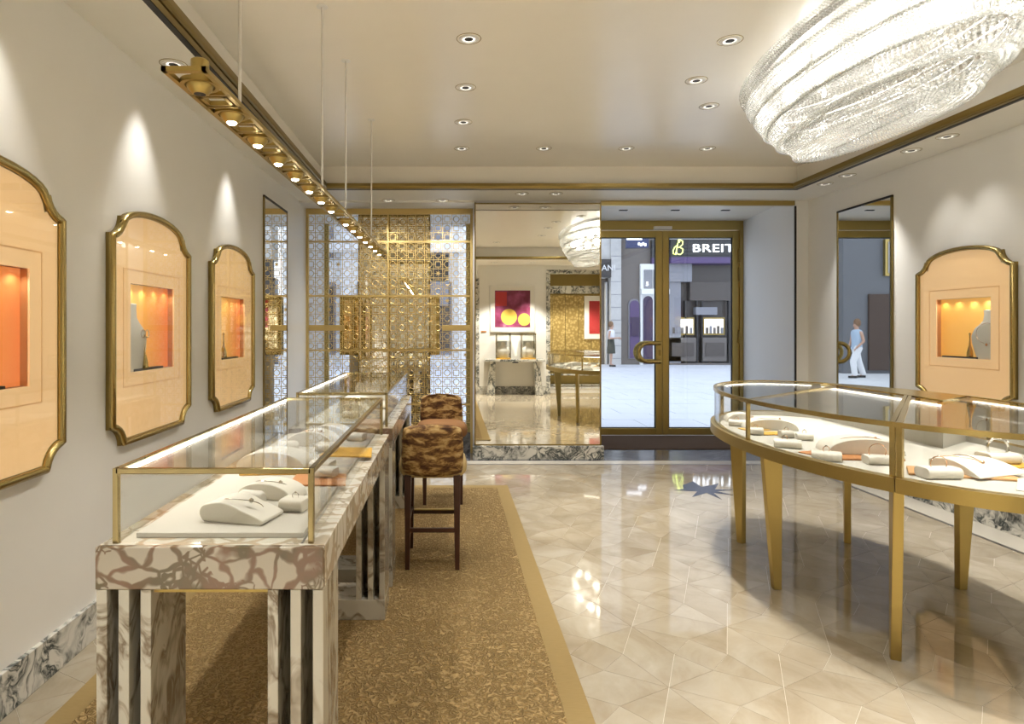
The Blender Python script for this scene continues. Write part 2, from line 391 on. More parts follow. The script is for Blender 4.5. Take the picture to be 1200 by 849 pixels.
# star inlay
STAR = mat('ink blue inlay', (0.020, 0.022, 0.05), 0.2)
sp = []
star_px = [(790, 575), (801, 573.5), (800, 569), (812, 564.5), (822, 571), (834, 569), (842, 567), (838, 573.8), (862, 574.5), (840, 576.2), (861, 581), (836, 578), (846, 586), (828, 578.2), (811, 583), (817, 576.3)]
for x, y in star_px:
    Y = 1058.5/(y-386); sp.append(((x-527)*Y/730, Y))
if area(sp) < 0: sp = sp[::-1]
MB().prism(sp, 0.0002, 0.0012).build('star_inlay', STAR, floor)

# walls with wells for the wall vitrines
FR_L = [2.21, 3.50, 4.79]; FR_R = [4.83]
WIN = dict(hw=0.255, z0=1.225, z1=1.69)
def well(yc): return [(yc-WIN['hw'], WIN['z0']), (yc+WIN['hw'], WIN['z0']), (yc+WIN['hw'], WIN['z1']), (yc-WIN['hw'], WIN['z1'])]
struct(MB().holed([(-3.2, 0), (YD+.1, 0), (YD+.1, 3.3), (-3.2, 3.3)], [well(y) for y in FR_L], XL, XL-0.03, lambda a, b, w: (w, a, b)), 'wall_left', WALL)
struct(MB().holed([(-3.2, 0), (YM, 0), (YM, 3.3), (-3.2, 3.3)], [well(y) for y in FR_R], XR, XR+0.03, lambda a, b, w: (w, a, b)), 'wall_right', WALL)
struct(box(XL-.3, XR+.3, -3.3, -3.2, 0, 3.3), 'wall_rear', WALL)
# entrance pier with the big mirror, and the vestibule
struct(box(0.275, 1.685, YM+0.02, YD, 0, 3.0), 'wall_pier', WALL)
vw = MB().prism([(3.845, YM), (XR+0.2, YM), (XR+0.2, YD), (3.985, YD)], 0, 3.0)
struct(vw, 'wall_vestibule', WHITE)
box(3.835, 3.852, YM-0.012, YM+0.006, 0.0, 2.82).build('edge_strip', BLACK, bpy.data.objects['wall_vestibule'])
# ceilings
struct(box(XL-.3, XR+.3, -3.3, YD+.1, ZC, ZC+0.1), 'ceiling', CEIL)
sf = MB().holed([(XL-.1, -3.3), (XR+.1, -3.3), (XR+.1, YM), (XL-.1, YM)], [[(TX0, TY0), (TX1, TY0), (TX1, TY1), (TX0, TY1)]], ZS, ZC, lambda a, b, w: (a, b, w))
struct(sf, 'ceiling_soffit', SOFF)
struct(box(XL-.1, 0.275, YM, YD+.1, 2.86, 3.1), 'ceiling_window_bay', SOFF)
struct(box(1.685, XR+.1, YM, YD+.1, 2.92, 3.1), 'ceiling_vestibule', SOFF)
for a in ((TX0, TX0+.005, TY0, TY1), (TX1-.005, TX1, TY0, TY1), (TX0, TX1, TY0, TY0+.005), (TX0, TX1, TY1-.005, TY1)):
    box(a[0], a[1], a[2], a[3], ZS+.045, ZC).build('upstand', CEIL, bpy.data.objects['ceiling'])
# cornice: gold moulding with a black shadow gap
cor = [('trim_1', (TX0, TY0), (TX0, TY1), (1, 0)), ('trim_2', (TX0, TY1), (TX1, TY1), (0, -1)), ('trim_3', (TX1, TY1), (TX1, TY0), (-1, 0)), ('trim_4', (TX1, TY0), (TX0, TY0), (0, 1))]
for nm, a, b, nrm in cor:
    prof = [(0.034, 0.002), (0.066, 0.002), (0.069, 0.014), (0.073, 0.014), (0.076, 0.004), (0.088, 0.008), (0.092, 0.02), (0.092, 0.05), (0.034, 0.05)]
    tx, ty = (b[0]-a[0]), (b[1]-a[1]); L = math.hypot(tx, ty); tx /= L; ty /= L
    mb = MB(); n = len(prof)
    vs = []
    for (ex, ey), sg in ((a, 1), (b, -1)):
        for o, z in prof:
            vs.append((ex+nrm[0]*o+sg*tx*o, ey+nrm[1]*o+sg*ty*o, ZS+z))
    mb.add(vs, [(i, (i+1) % n, n+(i+1) % n, n+i) for i in range(n)]+[tuple(range(n)), tuple(range(2*n-1, n-1, -1))])
    o = struct(mb, nm, GOLDD)
    g = MB(); g.add([(a[0]+nrm[0]*q+tx*q, a[1]+nrm[1]*q+ty*q, ZS+z) for q in (0, 0.033) for z in (-0.001, 0.03)]+[(b[0]+nrm[0]*q-tx*q, b[1]+nrm[1]*q-ty*q, ZS+z) for q in (0, 0.033) for z in (-0.001, 0.03)],
                    [(0, 1, 3, 2), (4, 6, 7, 5), (0, 2, 6, 4), (1, 5, 7, 3), (0, 4, 5, 1), (2, 3, 7, 6)])
    g.build('shadow_gap', BLACK, o)
# baseboards
struct(box(XL, XL+0.022, -0.3, YS, 0, 0.17), 'baseboard_left', ARAB, bevel=0.003)
struct(box(XR-0.024, XR, -0.3, YM, 0, 0.17), 'baseboard_right', ARAB, bevel=0.003)
# rear partition seen in the mirror: art wall, niche opening with marble jamb
NX = 2.19
struct(box(0.63, NX, YB-0.2, YB, 0, ZS), 'wall_back', WALL)
struct(box(NX, XR, YB-0.2, YB, 2.74, ZS), 'wall_lintel', WALL)
jb = struct(box(NX-0.03, NX+0.06, YB-0.21, YB+0.015, 0, 2.78), 'door_1', ARAB)
box(NX+0.06, XR, YB-0.21, YB+0.015, 2.70, 2.78).build('head_jamb', ARAB, jb)
struct(box(0.56, 0.66, YB-0.21, YB+0.015, 0, 2.6), 'door_2', ARAB)
struct(box(0.66, NX-.03, YB, YB+0.022, 0, 0.17), 'baseboard_rear', ARAB)
nw = struct(box(1.2, XR, -2.2, -2.1, 0, ZS), 'wall_niche', GOLDD)
def meshmat():
    m = mat('gold wire mesh panel', (0.5, 0.36, 0.13), 0.4, 0.6)
    w = nd(m, 'ShaderNodeTexVoronoi', i_Scale=16.0); lk(m, coords(m), w.inputs['Vector'])
    base(m, ramp(m, w.outputs['Distance'], [(0.2, (0.62, 0.46, 0.18)), (0.6, (0.36, 0.25, 0.08))])); return m
MESHG = meshmat()
for k in range(7):
    x = 1.62+0.335*k
    box(x, x+0.328, -2.098, -2.075, 0.55, 2.32).build('panel', MESHG, nw, bevel=0.003)
    box(x, x+0.328, -2.098, -2.08, 2.36, 2.56).build('frieze_panel', ARAB, nw)
for z in (0.02, 0.28):
    box(1.62, XR, -2.098, -1.9, z, z+0.03).build('ledge', ARAB, nw)

# ------------------------------------------------------------------ big mirror on the pier, wall mirrors
t = struct(box(0.29, 1.67, YM, YM+0.02, 0.17, 2.84), 'trim_mirror', MIRROR)
for a in ((0.275, 0.29, YM-0.006, YM+0.02, 0.15, 2.86), (1.67, 1.685, YM-0.006, YM+0.02, 0.15, 2.86), (0.275, 1.685, YM-0.006, YM+0.02, 2.84, 2.855), (0.275, 1.685, YM-0.006, YM+0.02, 0.155, 0.17)):
    box(*a).build('frame', GOLDD, t)
struct(box(0.255, 1.71, YM-0.03, YM+0.02, 0, 0.155), 'baseboard_pier', ARAB, bevel=0.004)
def wall_mirror(name, label, x, sgn):
    t = thing(name, label, 'mirror', (x, 0, 0))
    box(*sorted((0.0, sgn*0.012)), 5.62, 6.38, 0.2, 2.64).build('mirror_glass', MIRROR, t)
    for y0, y1, z0, z1 in ((5.60, 5.62, 0.18, 2.66), (6.38, 6.40, 0.18, 2.66), (5.6, 6.4, 2.64, 2.66), (5.6, 6.4, 0.18, 0.20)):
        box(*sorted((0.0, sgn*0.016)), y0, y1, z0, z1).build('frame', GOLDD if z1-z0 > 1 else BLACK, t)
wall_mirror('wall_mirror', 'tall narrow mirror on left wall reflecting the gold screen', XL, 1)
wall_mirror('wall_mirror', 'tall narrow mirror on right wall reflecting the entrance doors', XR, -1)

# ------------------------------------------------------------------ gold lattice screen
ringm = MB(); ringm.tube([(0.034*cos(a), 0, 0.034*sin(a)) for a in [2*pi*k/14 for k in range(14)]], 0.0042, 4, True)
for dx, dz in ((1, 0), (-1, 0), (0, 1), (0, -1)):
    ringm.cbox((dx*0.043, 0, dz*0.043), (0.014 if dx else 0.005, 0.006, 0.014 if dz else 0.005))
sqm = MB()
for k in (-1, 1):
    sqm.cbox((k*0.031, 0, 0), (0.007, 0.008, 0.069)); sqm.cbox((0, 0, k*0.031), (0.055, 0.008, 0.007))
for dx, dz in ((1, 0), (-1, 0), (0, 1), (0, -1)):
    sqm.cbox((dx*0.043, 0, dz*0.043), (0.016 if dx else 0.005, 0.006, 0.016 if dz else 0.005))
stm = MB()
for k in range(8):
    a = k*pi/4; r = 0.047 if k % 2 == 0 else 0.04
    stm.prism([(0.012*cos(a-.39), 0.012*sin(a-.39)), (r*cos(a), r*sin(a)), (0.012*cos(a+.39), 0.012*sin(a+.39)), (0, 0)], -0.004, 0.004, lambda x, y, z: (x, z, y))
RING, SQ, STM = ringm.mesh('ring', LATT, 40), sqm.mesh('square', LATT), stm.mesh('star', LATT)
PIT = 0.1065; stars = {(3, 5), (2, 10), (14, 6), (15, 9), (17, 15), (12, 14), (5, 17)}
for h in range(2):
    x0 = -1.68 if h == 0 else -0.722; x1 = -0.722 if h == 0 else 0.27
    t = thing('lattice_screen', ('gold lattice screen panel of rings and squares, the one against the left wall', 'gold lattice screen panel of rings and squares, the one touching the tall mirror')[h], 'screen', (0, YS, 0), group='gold lattice screen panels')
    hx = [x0, x0+0.03, x1-0.03, x1]
    if h == 0: hx[2] = x1-0.008
    else: hx[1] = x0+0.008; hx[2] = 0.24
    box(hx[0], hx[1], -0.022, 0.022, 0.0, 2.86).build('stile', LATT, t); box(hx[2], hx[3], -0.022, 0.022, 0.0, 2.86).build('stile', LATT, t)
    box(hx[1], hx[2], -0.022, 0.022, 2.795, 2.86).build('rail', LATT, t)
    box(hx[1], hx[2], -0.03, 0.03, 0.0, 0.24).build('plinth', DSTONE, t)
    cs = range(0, 9) if h == 0 else range(9, 18)
    for k in list(cs)[1:]:
        x = -1.627+PIT*(k-.5); box(x-0.0035, x+0.0035, -0.005, 0.005, 0.24, 2.795).build('bar', LATT, t)
    for j in range(0, 24):
        z = 2.74+PIT*0.5-0.106*j
        w = 0.011 if j in (3, 9, 15, 21) else 0.0035
        if j: box(hx[1], hx[2], -0.006, 0.006, z-w, z+w).build('bar', LATT, t)
    for j in range(24):
        for k in cs:
            x, z = -1.627+PIT*k, 2.74-0.106*j
            if j == 12 and k in (0, 1, 2, 3, 15, 16, 17): continue
            nm, me = ('star', STM) if (k, j) in stars else (('ring', RING) if (k+j) % 2 == 0 else ('square', SQ))
            inst(nm, me, t, (x, 0, z))
    a, b = (-1.68+.03, -1.24) if h == 0 else (-0.09, 0.24)
    box(a, b, -0.012, 0.012, 1.43, 1.50).build('push_plate', LATT, t, bevel=0.003)
# window bay behind the screen
w1 = struct(box(XL, 0.275, 8.40, 8.412, 0.02, 2.86), 'window_1', DGLASS)
for x in (-1.66, -0.72, 0.25): box(x-0.03, x+0.03, 8.37, 8.44, 0, 2.86).build('mullion', GOLD, w1)
t = thing('window_back_panel', 'bronze mirrored backing panel standing behind the gold screen', 'panel', (-0.67, 7.40, 0))
box(-0.40, 0.42, 0, 0.012, 0.0, 2.80).build('mirrored_sheet', MIRROR, t)
box(-0.42, 0.44, 0.012, 0.04, 0.0, 2.82).build('backing_frame', GOLDD, t)
t = thing('window_display_box', 'gold shop window display cabinet seen through the screen lattice', 'cabinet', (-0.70, 7.475, 0))
box(-0.62, 0.58, -0.02, 0.10, 1.14, 1.84).build('cabinet', GOLDP, t, bevel=0.01)
box(-0.58, 0.54, -0.03, -0.02, 1.18, 1.80).build('back_panel', BMIRROR, t)
box(-0.5, 0.46, -0.03, 0.1, 0, 1.14).build('pedestal', CREAM, t)

# ------------------------------------------------------------------ entrance doors
d1 = struct(box(1.80, 3.985, YD-0.06, YD+0.06, 2.80, 2.94), 'door_3', GOLD)
box(3.935, 3.985, YD-0.06, YD+0.06, 0, 2.80).build('jamb', GOLD, d1); box(1.80, 1.85, YD-0.06, YD+0.06, 0, 2.80).build('jamb', GOLD, d1)
box(1.685, 1.80, YD-0.05, YD+.05, 0, 2.94).build('side_panel', GOLD, d1)
def leaf(label, x0, x1, hs, first):
    t = thing('entrance_door', label, 'door', (0, YD, 0), group='glass entrance doors')
    w = 0.085
    for a in ((x0, x0+w, 0.01, 2.79), (x1-w, x1, 0.01, 2.79)): box(a[0], a[1], -0.03, 0.03, a[2], a[3]).build('stile', GOLD, t, bevel=0.004)
    box(x0+w, x1-w, -0.03, 0.03, 2.70, 2.79).build('rail', GOLD, t, bevel=0.004); box(x0+w, x1-w, -0.03, 0.03, 0.01, 0.10).build('rail', GOLD, t, bevel=0.004)
    box(x0+w, x1-w, -0.006, 0.006, 0.10, 2.70).build('pane', DGLASS, t)
    for a in ((x0+w, x0+w+.012, .1, 2.7), (x1-w-.012, x1-w, .1, 2.7), (x0+w, x1-w, 2.688, 2.7), (x0+w, x1-w, .1, .112)):
        box(a[0], a[1], -0.012, 0.012, a[2], a[3]).build('gasket', BLACK, t)
    if first:                                                    # D handle reaching left from the meeting stile
        for yy in (-0.085, 0.085):
            pts = [(hs, yy, 1.26)]+[(hs-0.17+0.125*cos(a)*1.0, yy, 1.135+0.125*sin(a)) for a in [pi/2+pi*k/10 for k in range(11)]]+[(hs, yy, 1.01)]
            MB().tube(pts, 0.016, 8, ry=0.028).build('handle', GOLDP, t, smooth=50)
        for z in (1.26, 1.01): box(hs-0.02, hs+0.01, -0.09, 0.09, z-0.016, z+0.016).build('handle_mount', GOLDP, t)
        box(hs-0.012, hs+0.02, -0.036, -0.03, 1.09, 1.17).build('lock_plate', GOLDD, t)
    else:
        for z in (0.35, 1.35, 2.2, 2.45): MB().lathe([(0.016, -0.09), (0.016, 0.09)], 10, c=(x1-0.005, -0.045, z)).build('hinge', GOLDD, t)
leaf('left glass entrance door with the gold D-shaped handle', 1.85, 2.89, 2.85, True)
leaf('right glass entrance door with hinges on the pale vestibule wall', 2.895, 3.935, 0, False)
cl = box(2.76, 3.0, YD-0.1, YD-0.03, 2.80, 2.84).build('door_closer', NICKEL); tag(cl, 'small metal door holder above the meeting of the glass doors', 'closer')
struct(box(1.685, 3.84, YM, YM+0.05, 2.83, 2.885), 'trim_5', GOLD)
for k, x in enumerate((2.14, 2.78, 3.40)):
    tag(box(x-.05, x+.05, 7.66, 7.70, 2.912, 2.922).build('slot_light', BLACK), ('leftmost', 'middle', 'rightmost')[k]+' of three small dark ceiling slots above the entrance mat', 'ceiling slot')

# ------------------------------------------------------------------ downlights
def ringmesh(r0, r1, h):
    return MB().lathe([(r0, 0), (r1, 0), (r1, -h), (r0+0.004, -h*1.3), (r0, 0)], 24, close=False).mesh('trim_ring', WHITE, 30)
TR = ringmesh(0.036, 0.056, 0.006); THIN = MB().tube([(0.07*cos(2*pi*k/24), 0.07*sin(2*pi*k/24), 0) for k in range(24)], 0.0022, 4, True).mesh('outer_ring', GOLDD)
BAF = MB().lathe([(0.026, -0.0035), (0.001, -0.0035)], 20, close=False).mesh('baffle', BLACK, 30)
REFL = mat('lamp reflector', (1, 1, 1), .4, emit=(1, .95, .85), es=0.55)
LENS = MB().lathe([(0.025, -0.0034), (0.037, -0.001)], 20, close=False).mesh('reflector', REFL, 30)
def downlight(x, y, z, label, grp, power=0, size=70, aim=None, blend=0.5):
    t = thing('ceiling_downlight', label, 'downlight', (x, y, z), group=grp)
    inst('trim_ring', TR, t); inst('outer_ring', THIN, t); inst('baffle', BAF, t)
    a = Vector(aim) if aim else Vector((0, 0, -1))
    inst('reflector', LENS, t)
    if power: spot(t, (0, 0, -0.02), power, size, blend, aim)
    return t
nth = ('first', 'second', 'third', 'fourth', 'fifth', 'sixth', 'seventh', 'eighth', 'ninth')
for k, y in enumerate((3.58, 4.30, 5.02, 5.75)):
    downlight(0.11, y, ZC, f'round recessed downlight, {nth[k]} from the camera in the ceiling row running away from it', 'ceiling downlights', P_GRID)
for k, x in enumerate((0.87, 1.63, 2.38)):
    downlight(x, 5.75, ZC, f'round recessed downlight, {nth[k+1]} from the left in the ceiling row nearest the doors', 'ceiling downlights', P_GRID)
ringp = [(1.62, 3.60), (1.655, 4.18), (1.94, 4.66), (2.72, 4.66), (3.03, 4.18), (3.05, 3.40), (3.0, 2.6), (1.64, 2.75), (2.34, 2.1)]
ringl = ['first beside the left side of the crystal chandelier, the largest', 'second beside the left side of the crystal chandelier', 'third beside the left end of the crystal chandelier, in line with its tip']
for k, (x, y) in enumerate(ringp):
    downlight(x, y, ZC, 'round downlight, '+(ringl[k] if k < 3 else f'{nth[k-3]} of those hidden behind the crystal chandelier'), 'downlights round the chandelier', P_RING, 54, blend=0.5)
for k, y in enumerate((2.21, 3.36, 4.70)):
    downlight(-1.49, y, ZS, f'round soffit downlight above the {nth[k]} orange wall vitrine on the left wall', 'soffit downlights', P_WALL, 60, (-0.14, 0.0, -1.0), 1.0)
for k, y in enumerate((4.62, 4.98, 5.78, 6.12)):
    downlight(3.69, y, ZS, f'round soffit downlight along the right wall, {nth[k]} from the camera', 'soffit downlights', P_WALL*.4 if k < 2 else P_SOFFIT, 66, (0.2, -0.05, -1), 1.0)
for k, x in enumerate((-0.68, -0.08)):
    downlight(x, 6.90, ZS, f'{"left" if k == 0 else "right"} of two round soffit downlights above the gold screen', 'soffit downlights', P_SOFFIT*.9, 120, (0, 0.1, -1), 1.0)
for k, x in enumerate((0.76, 1.12)):
    downlight(x, 6.56, ZS, f'{"left" if k == 0 else "right"} of two round soffit downlights above the tall pier mirror', 'soffit downlights', P_SOFFIT, 70)
for k, (x, y) in enumerate(((0.11, 2.2), (0.9, 1.9), (2.3, 1.5), (0.95, 0.55), (1.8, 0.55), (3.2, 0.8), (-0.7, 0.35), (-0.6, -1.2), (0.1, -0.6))):  # last three, by the corridor, are unseen lamps added as fill light
    downlight(x, y, ZC if y > 1.1 else ZS, f'round recessed downlight behind the camera, {nth[k]} towards the right among the rear lamps, some added as fill', 'rear downlights', P_REAR if y < 1.2 else P_REAR*.25, 75)
for k, x in enumerate((2.4, 3.2)):
    downlight(x, -1.3, ZS if False else ZS, f'round downlight in the golden niche, {nth[k]} from its marble jamb', 'rear downlights', P_REAR*0.8, 90)

# ------------------------------------------------------------------ pendant light bar
pt = thing('pendant_light', 'long gold fretwork pendant light bar with cone spots above the marble counters', 'pendant light', (-0.7, 3.8, 2.17))
def PX(y): return -0.742+(y-1.735)*(0.087/4.215)
BW = 0.0625
def bar_seg(y0, y1, u0, u1, h=0.014):
    def v(y, u, z): return (PX(y)+u+0.7, y-3.8, z)
    return MB().add([v(y0, u0, 0), v(y0, u1, 0), v(y1, u1, 0), v(y1, u0, 0), v(y0, u0, h), v(y0, u1, h), v(y1, u1, h), v(y1, u0, h)],
                    [(3, 2, 1, 0), (4, 5, 6, 7), (0, 1, 5, 4), (1, 2, 6, 5), (2, 3, 7, 6), (3, 0, 4, 7)])
ys = [1.845]+[2.10+0.265*k for k in range(7)]+[4.15+0.278*k for k in range(7)]
for u in (-BW, BW-0.013): bar_seg(1.735, 5.95, u, u+0.013).build('side_rail', GOLD, pt)
for y in (1.735, 5.94): bar_seg(y, y+0.018, -BW, BW).build('end_bar', GOLD, pt)
cup = MB().lathe([(0.040, 0.012), (0.040, 0.0), (0.033, -0.012), (0.022, -0.024), (0.017, -0.024), (0.02, -0.01)], 18, close=False).mesh('cone_shade', GOLD, 40)
housing = MB().lathe([(0.026, 0.012), (0.026, 0.075), (0.022, 0.078)], 16).mesh('housing', GOLD, 40)
blb = MB().lathe([(0.001, -0.030), (0.012, -0.0295), (0.017, -0.024)], 12, close=False).mesh('bulb', BULB, 40)
blk = MB().lathe([(0.001, -0.025), (0.017, -0.024)], 12, close=False).mesh('bulb', BLACK, 40)
rim = MB().lathe([(0.043, -0.001), (0.056, -0.001), (0.056, 0.013), (0.043, 0.013), (0.043, -0.001)], 20, close=False).mesh('ring', GOLD, 40)
for k, y in enumerate(ys):
    c = (PX(y)+0.7, y-3.8, 0)
    inst('ring', rim, pt, c); inst('cone_shade', cup, pt, c)
    if k == 0: inst('housing', housing, pt, c); inst('bulb', blk, pt, c)
    else:
        inst('bulb', blb, pt, c); spot(pt, (c[0], c[1], -0.034), P_PEND, 95, 0.6, radius=0.015)
    if k < len(ys)-1:                                            # fret square and cross bars between two cones
        ym = (y+ys[k+1])/2
        for q in (-0.058, 0.047): bar_seg(ym+q, ym+q+0.011, -BW, BW).build('cross_bar', GOLD, pt)
        sq = MB()
        for q in (-0.040, 0.028):
            m2 = bar_seg(ym+q, ym+q+0.012, -0.042, 0.042); sq.add(m2.v, m2.f)
        for u in (-0.042, 0.031):
            m2 = bar_seg(ym-0.040, ym+0.040, u, u+0.011); sq.add(m2.v, m2.f)
        sq.build('fret_square', GOLD, pt)
for y in (2.03, 3.22, 3.87, 4.96):
    x = PX(y)+0.052
    MB().tube([(x+0.7, y-3.8, 0.0), (x+0.7, y-3.8, ZC-2.17)], 0.0055, 8).build('rod', NICKEL, pt, smooth=60)
    MB().lathe([(0.028, 0), (0.03, -0.004), (0.012, -0.006)], 18, c=(x+0.7, y-3.8, ZC-2.17)).build('ceiling_rose', WHITE, pt, smooth=40)

# ------------------------------------------------------------------ wall vitrines (cartouche frames)
def cartouche(hw=0.46, zb=0.86, zs0=0.955, zs1=1.925, zc=2.025, zt=2.09, cu=0.105, n=7):
    """outline in (u, z), counter-clockwise from the lower right"""
    p = []
    q = [radians(90*k/n) for k in range(n+1)]
    p += [(hw-cu*cos(a), zb+(zs0-zb)*sin(a)) for a in q]
    p += [(hw-cu*sin(a), zc-(zc-zs1)*cos(a)) for a in q]
    a = hw-cu-0.006; h = zt-zc+0.034
    p += [(a*cos(radians(g)), zc-0.034+h*sin(radians(g))**0.95) for g in range(6, 175, 12)]
    p += [(-(hw-cu*sin(a)), zc-(zc-zs1)*cos(a)) for a in q[::-1]]
    p += [(-(hw-cu*cos(a)), zb+(zs0-zb)*sin(a)) for a in q[::-1]]
    return p
OUT = cartouche()
def shrink(p, d):
    q = p if area(p) > 0 else p[::-1]
    return inset(q, d)
INN = shrink(OUT, 0.03)
def bust(parent, loc, s=1.0, dp=0.55):
    prof = [(0.0, 0), (0.10, 0.0), (0.125, 0.05), (0.15, 0.12), (0.155, 0.17), (0.125, 0.225), (0.075, 0.26), (0.05, 0.285), (0.043, 0.33), (0.046, 0.36), (0.0, 0.362)]
    mb = MB().lathe([(max(r, .001)*s, z*s) for r, z in prof], 20, 1.0, dp, (0, 0, 0))
    return mb
def vitrine(yc, side, label, back, kind):
    t = thing('wall_vitrine', label, 'display frame', (XL if side > 0 else XR, yc, 0), pi/2 if side > 0 else -pi/2, 'orange wall vitrines')
    def f(u, z, w): return (u, -w, z)
    MB().tube([(u, -0.026, z) for u, z in shrink(OUT, 0.014)], 0.018, 10, True, ry=0.017).build('frame', GOLDP, t, smooth=45)
    MB().holed(OUT, [shrink(OUT, 0.032)], 0.001, 0.02, f).build('frame_back', GOLDD, t)
    hw = WIN['hw']; win = [(-hw, WIN['z0']), (hw, WIN['z0']), (hw, WIN['z1']), (-hw, WIN['z1'])]
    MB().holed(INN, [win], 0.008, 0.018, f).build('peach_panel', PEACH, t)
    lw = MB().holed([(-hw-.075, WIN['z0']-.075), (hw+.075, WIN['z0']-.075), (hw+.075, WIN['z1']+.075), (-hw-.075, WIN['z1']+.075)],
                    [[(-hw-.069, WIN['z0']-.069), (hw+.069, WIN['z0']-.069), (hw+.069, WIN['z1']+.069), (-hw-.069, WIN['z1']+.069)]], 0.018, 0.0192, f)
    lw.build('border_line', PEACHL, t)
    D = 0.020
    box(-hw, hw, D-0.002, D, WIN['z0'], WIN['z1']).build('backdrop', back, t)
    box(-hw-.01, -hw+.004, -0.01, D, WIN['z0'], WIN['z1']).build('side_lining', LINING, t); box(hw-.004, hw+.01, -0.01, D, WIN['z0'], WIN['z1']).build('side_lining', LINING, t)
    box(-hw, hw, -0.01, D, WIN['z1'], WIN['z1']+.01).build('top_lining', LINING, t); box(-hw, hw, -0.01, D, WIN['z0']-.01, WIN['z0']).build('bottom_lining', LINING, t)
    box(-hw*.8, hw*.5, -0.012, 0.018, WIN['z0'], WIN['z0']+0.012).build('shelf', BLACK, t)
    for u in (-0.2, -0.07, 0.07, 0.2): spot(t, (u, -0.020, WIN['z1']-0.006), 0.22, 130, 1.0, (0, 0.06, -1), (1, .97, .9), 0.0)
    MB().holed(INN, [], 0.023, 0.0255, f).build('front_glass', GLASS, t)
    return t
VL = ['orange cartouche wall vitrine nearest the camera, cut by the left edge of the photo', 'orange cartouche wall vitrine in the middle of the left wall with saffron and coral backdrop', 'orange cartouche wall vitrine on the left wall next to the tall narrow mirror']
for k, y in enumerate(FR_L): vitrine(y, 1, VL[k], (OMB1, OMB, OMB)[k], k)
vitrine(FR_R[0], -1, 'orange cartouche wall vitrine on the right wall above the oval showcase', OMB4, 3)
BUSTM = mat('ivory bust', (0.88, 0.85, 0.78), 0.45)
def put_bust(x, y, z, rz, label, s=1.0, loop=True):
    t = thing('necklace_bust', label, 'bust', (x, y, z), rz, 'jewellery busts')
    bust(t, None, s, 0.095).build('torso', BUSTM, t, smooth=60)
    if loop:
        n = thing('necklace', 'fine gold necklace hung on the '+label.split(' inside')[0].split(' in ')[0]+(' of the right wall vitrine' if x > 3 else ' of the middle left wall vitrine'), 'necklace', (x, y, z), rz)
        MB().tube([(s*0.085*sin(a)*1.1, -s*(0.0125+0.005*(1-cos(a))*.55), s*(0.19+0.075*cos(a)*1.0)) for a in [-2.9+5.8*k/18 for k in range(19)]], 0.0016, 4).build('chain', JEWEL, n)
        MB().lathe([(0.001, -.012), (.007, -.004), (.007, .004), (.001, .012)], 8, c=(0, -s*.020, s*.108)).build('pendant', JEWEL, n)
def ring_stand(x, y, z, label, two=True):
    t = thing('ring_stand', label, 'stand', (x, y, z), 0, 'gold ring stands')
    MB().lathe([(0.024, 0), (0.024, 0.03), (0.019, 0.055), (0.008, 0.09), (0.005, 0.14), (0.006, 0.17), (0.009, 0.178), (0.004, 0.185)], 16, 1, .5).build('stem', GOLDP, t, smooth=50)
    MB().lathe([(0.027, 0), (0.027, 0.012), (0.025, 0.014)], 6, 1, .5).build('foot', GOLDD, t)
XW = XL-0.002
put_bust(XW, 3.50-0.20, WIN['z0'], pi/2, 'ivory neck bust inside the middle left wall vitrine', 1.0, False)
ring_stand(XW+.004, 3.50-0.085, WIN['z0']+0.012, 'slim gold bottle-shaped stand with hoop earrings in the middle left wall vitrine')
for dy in (-0.022, 0.022):
    tag(MB().tube([(0, .021*cos(a), .021*sin(a)) for a in [2*pi*k/16 for k in range(16)]], 0.003, 5, True).build('hoop_earring', SILVER, None, smooth=60, loc=(XW+.012, 3.415+dy, WIN['z0']+0.20)),
        f'{"left" if dy < 0 else "right"} hoop earring on the gold stand in the middle left wall vitrine', 'earring')
ring_stand(XW+.004, 4.79-0.17, WIN['z0']+0.012, 'slim gold bottle-shaped stand in the third left wall vitrine')
put_bust(XR+0.002, 4.61, WIN['z0'], -pi/2, 'ivory neck bust inside the right wall vitrine', 1.02)
ring_stand(XR-0.002, 4.775, WIN['z0']+0.012, 'slim gold bottle-shaped stand beside the bust in the right wall vitrine')

# ------------------------------------------------------------------ rug
rg = thing('rug', 'sculpted golden brown rug with flat border under the stools and marble counters', 'rug', (0, 0, 0))
box(-1.38, 0.43, 0.75, 5.65, 0.0, 0.012).build('pile_field', RUG, rg)
for a in ((0.43, 0.533, 0.65, 5.75), (-1.48, -1.38, 0.65, 5.75), (-1.38, 0.43, 5.65, 5.75), (-1.38, 0.43, 0.65, 0.75)):
    box(a[0], a[1], a[2], a[3], 0.0, 0.009).build('border', RUGB, rg)
RZ = 0.012
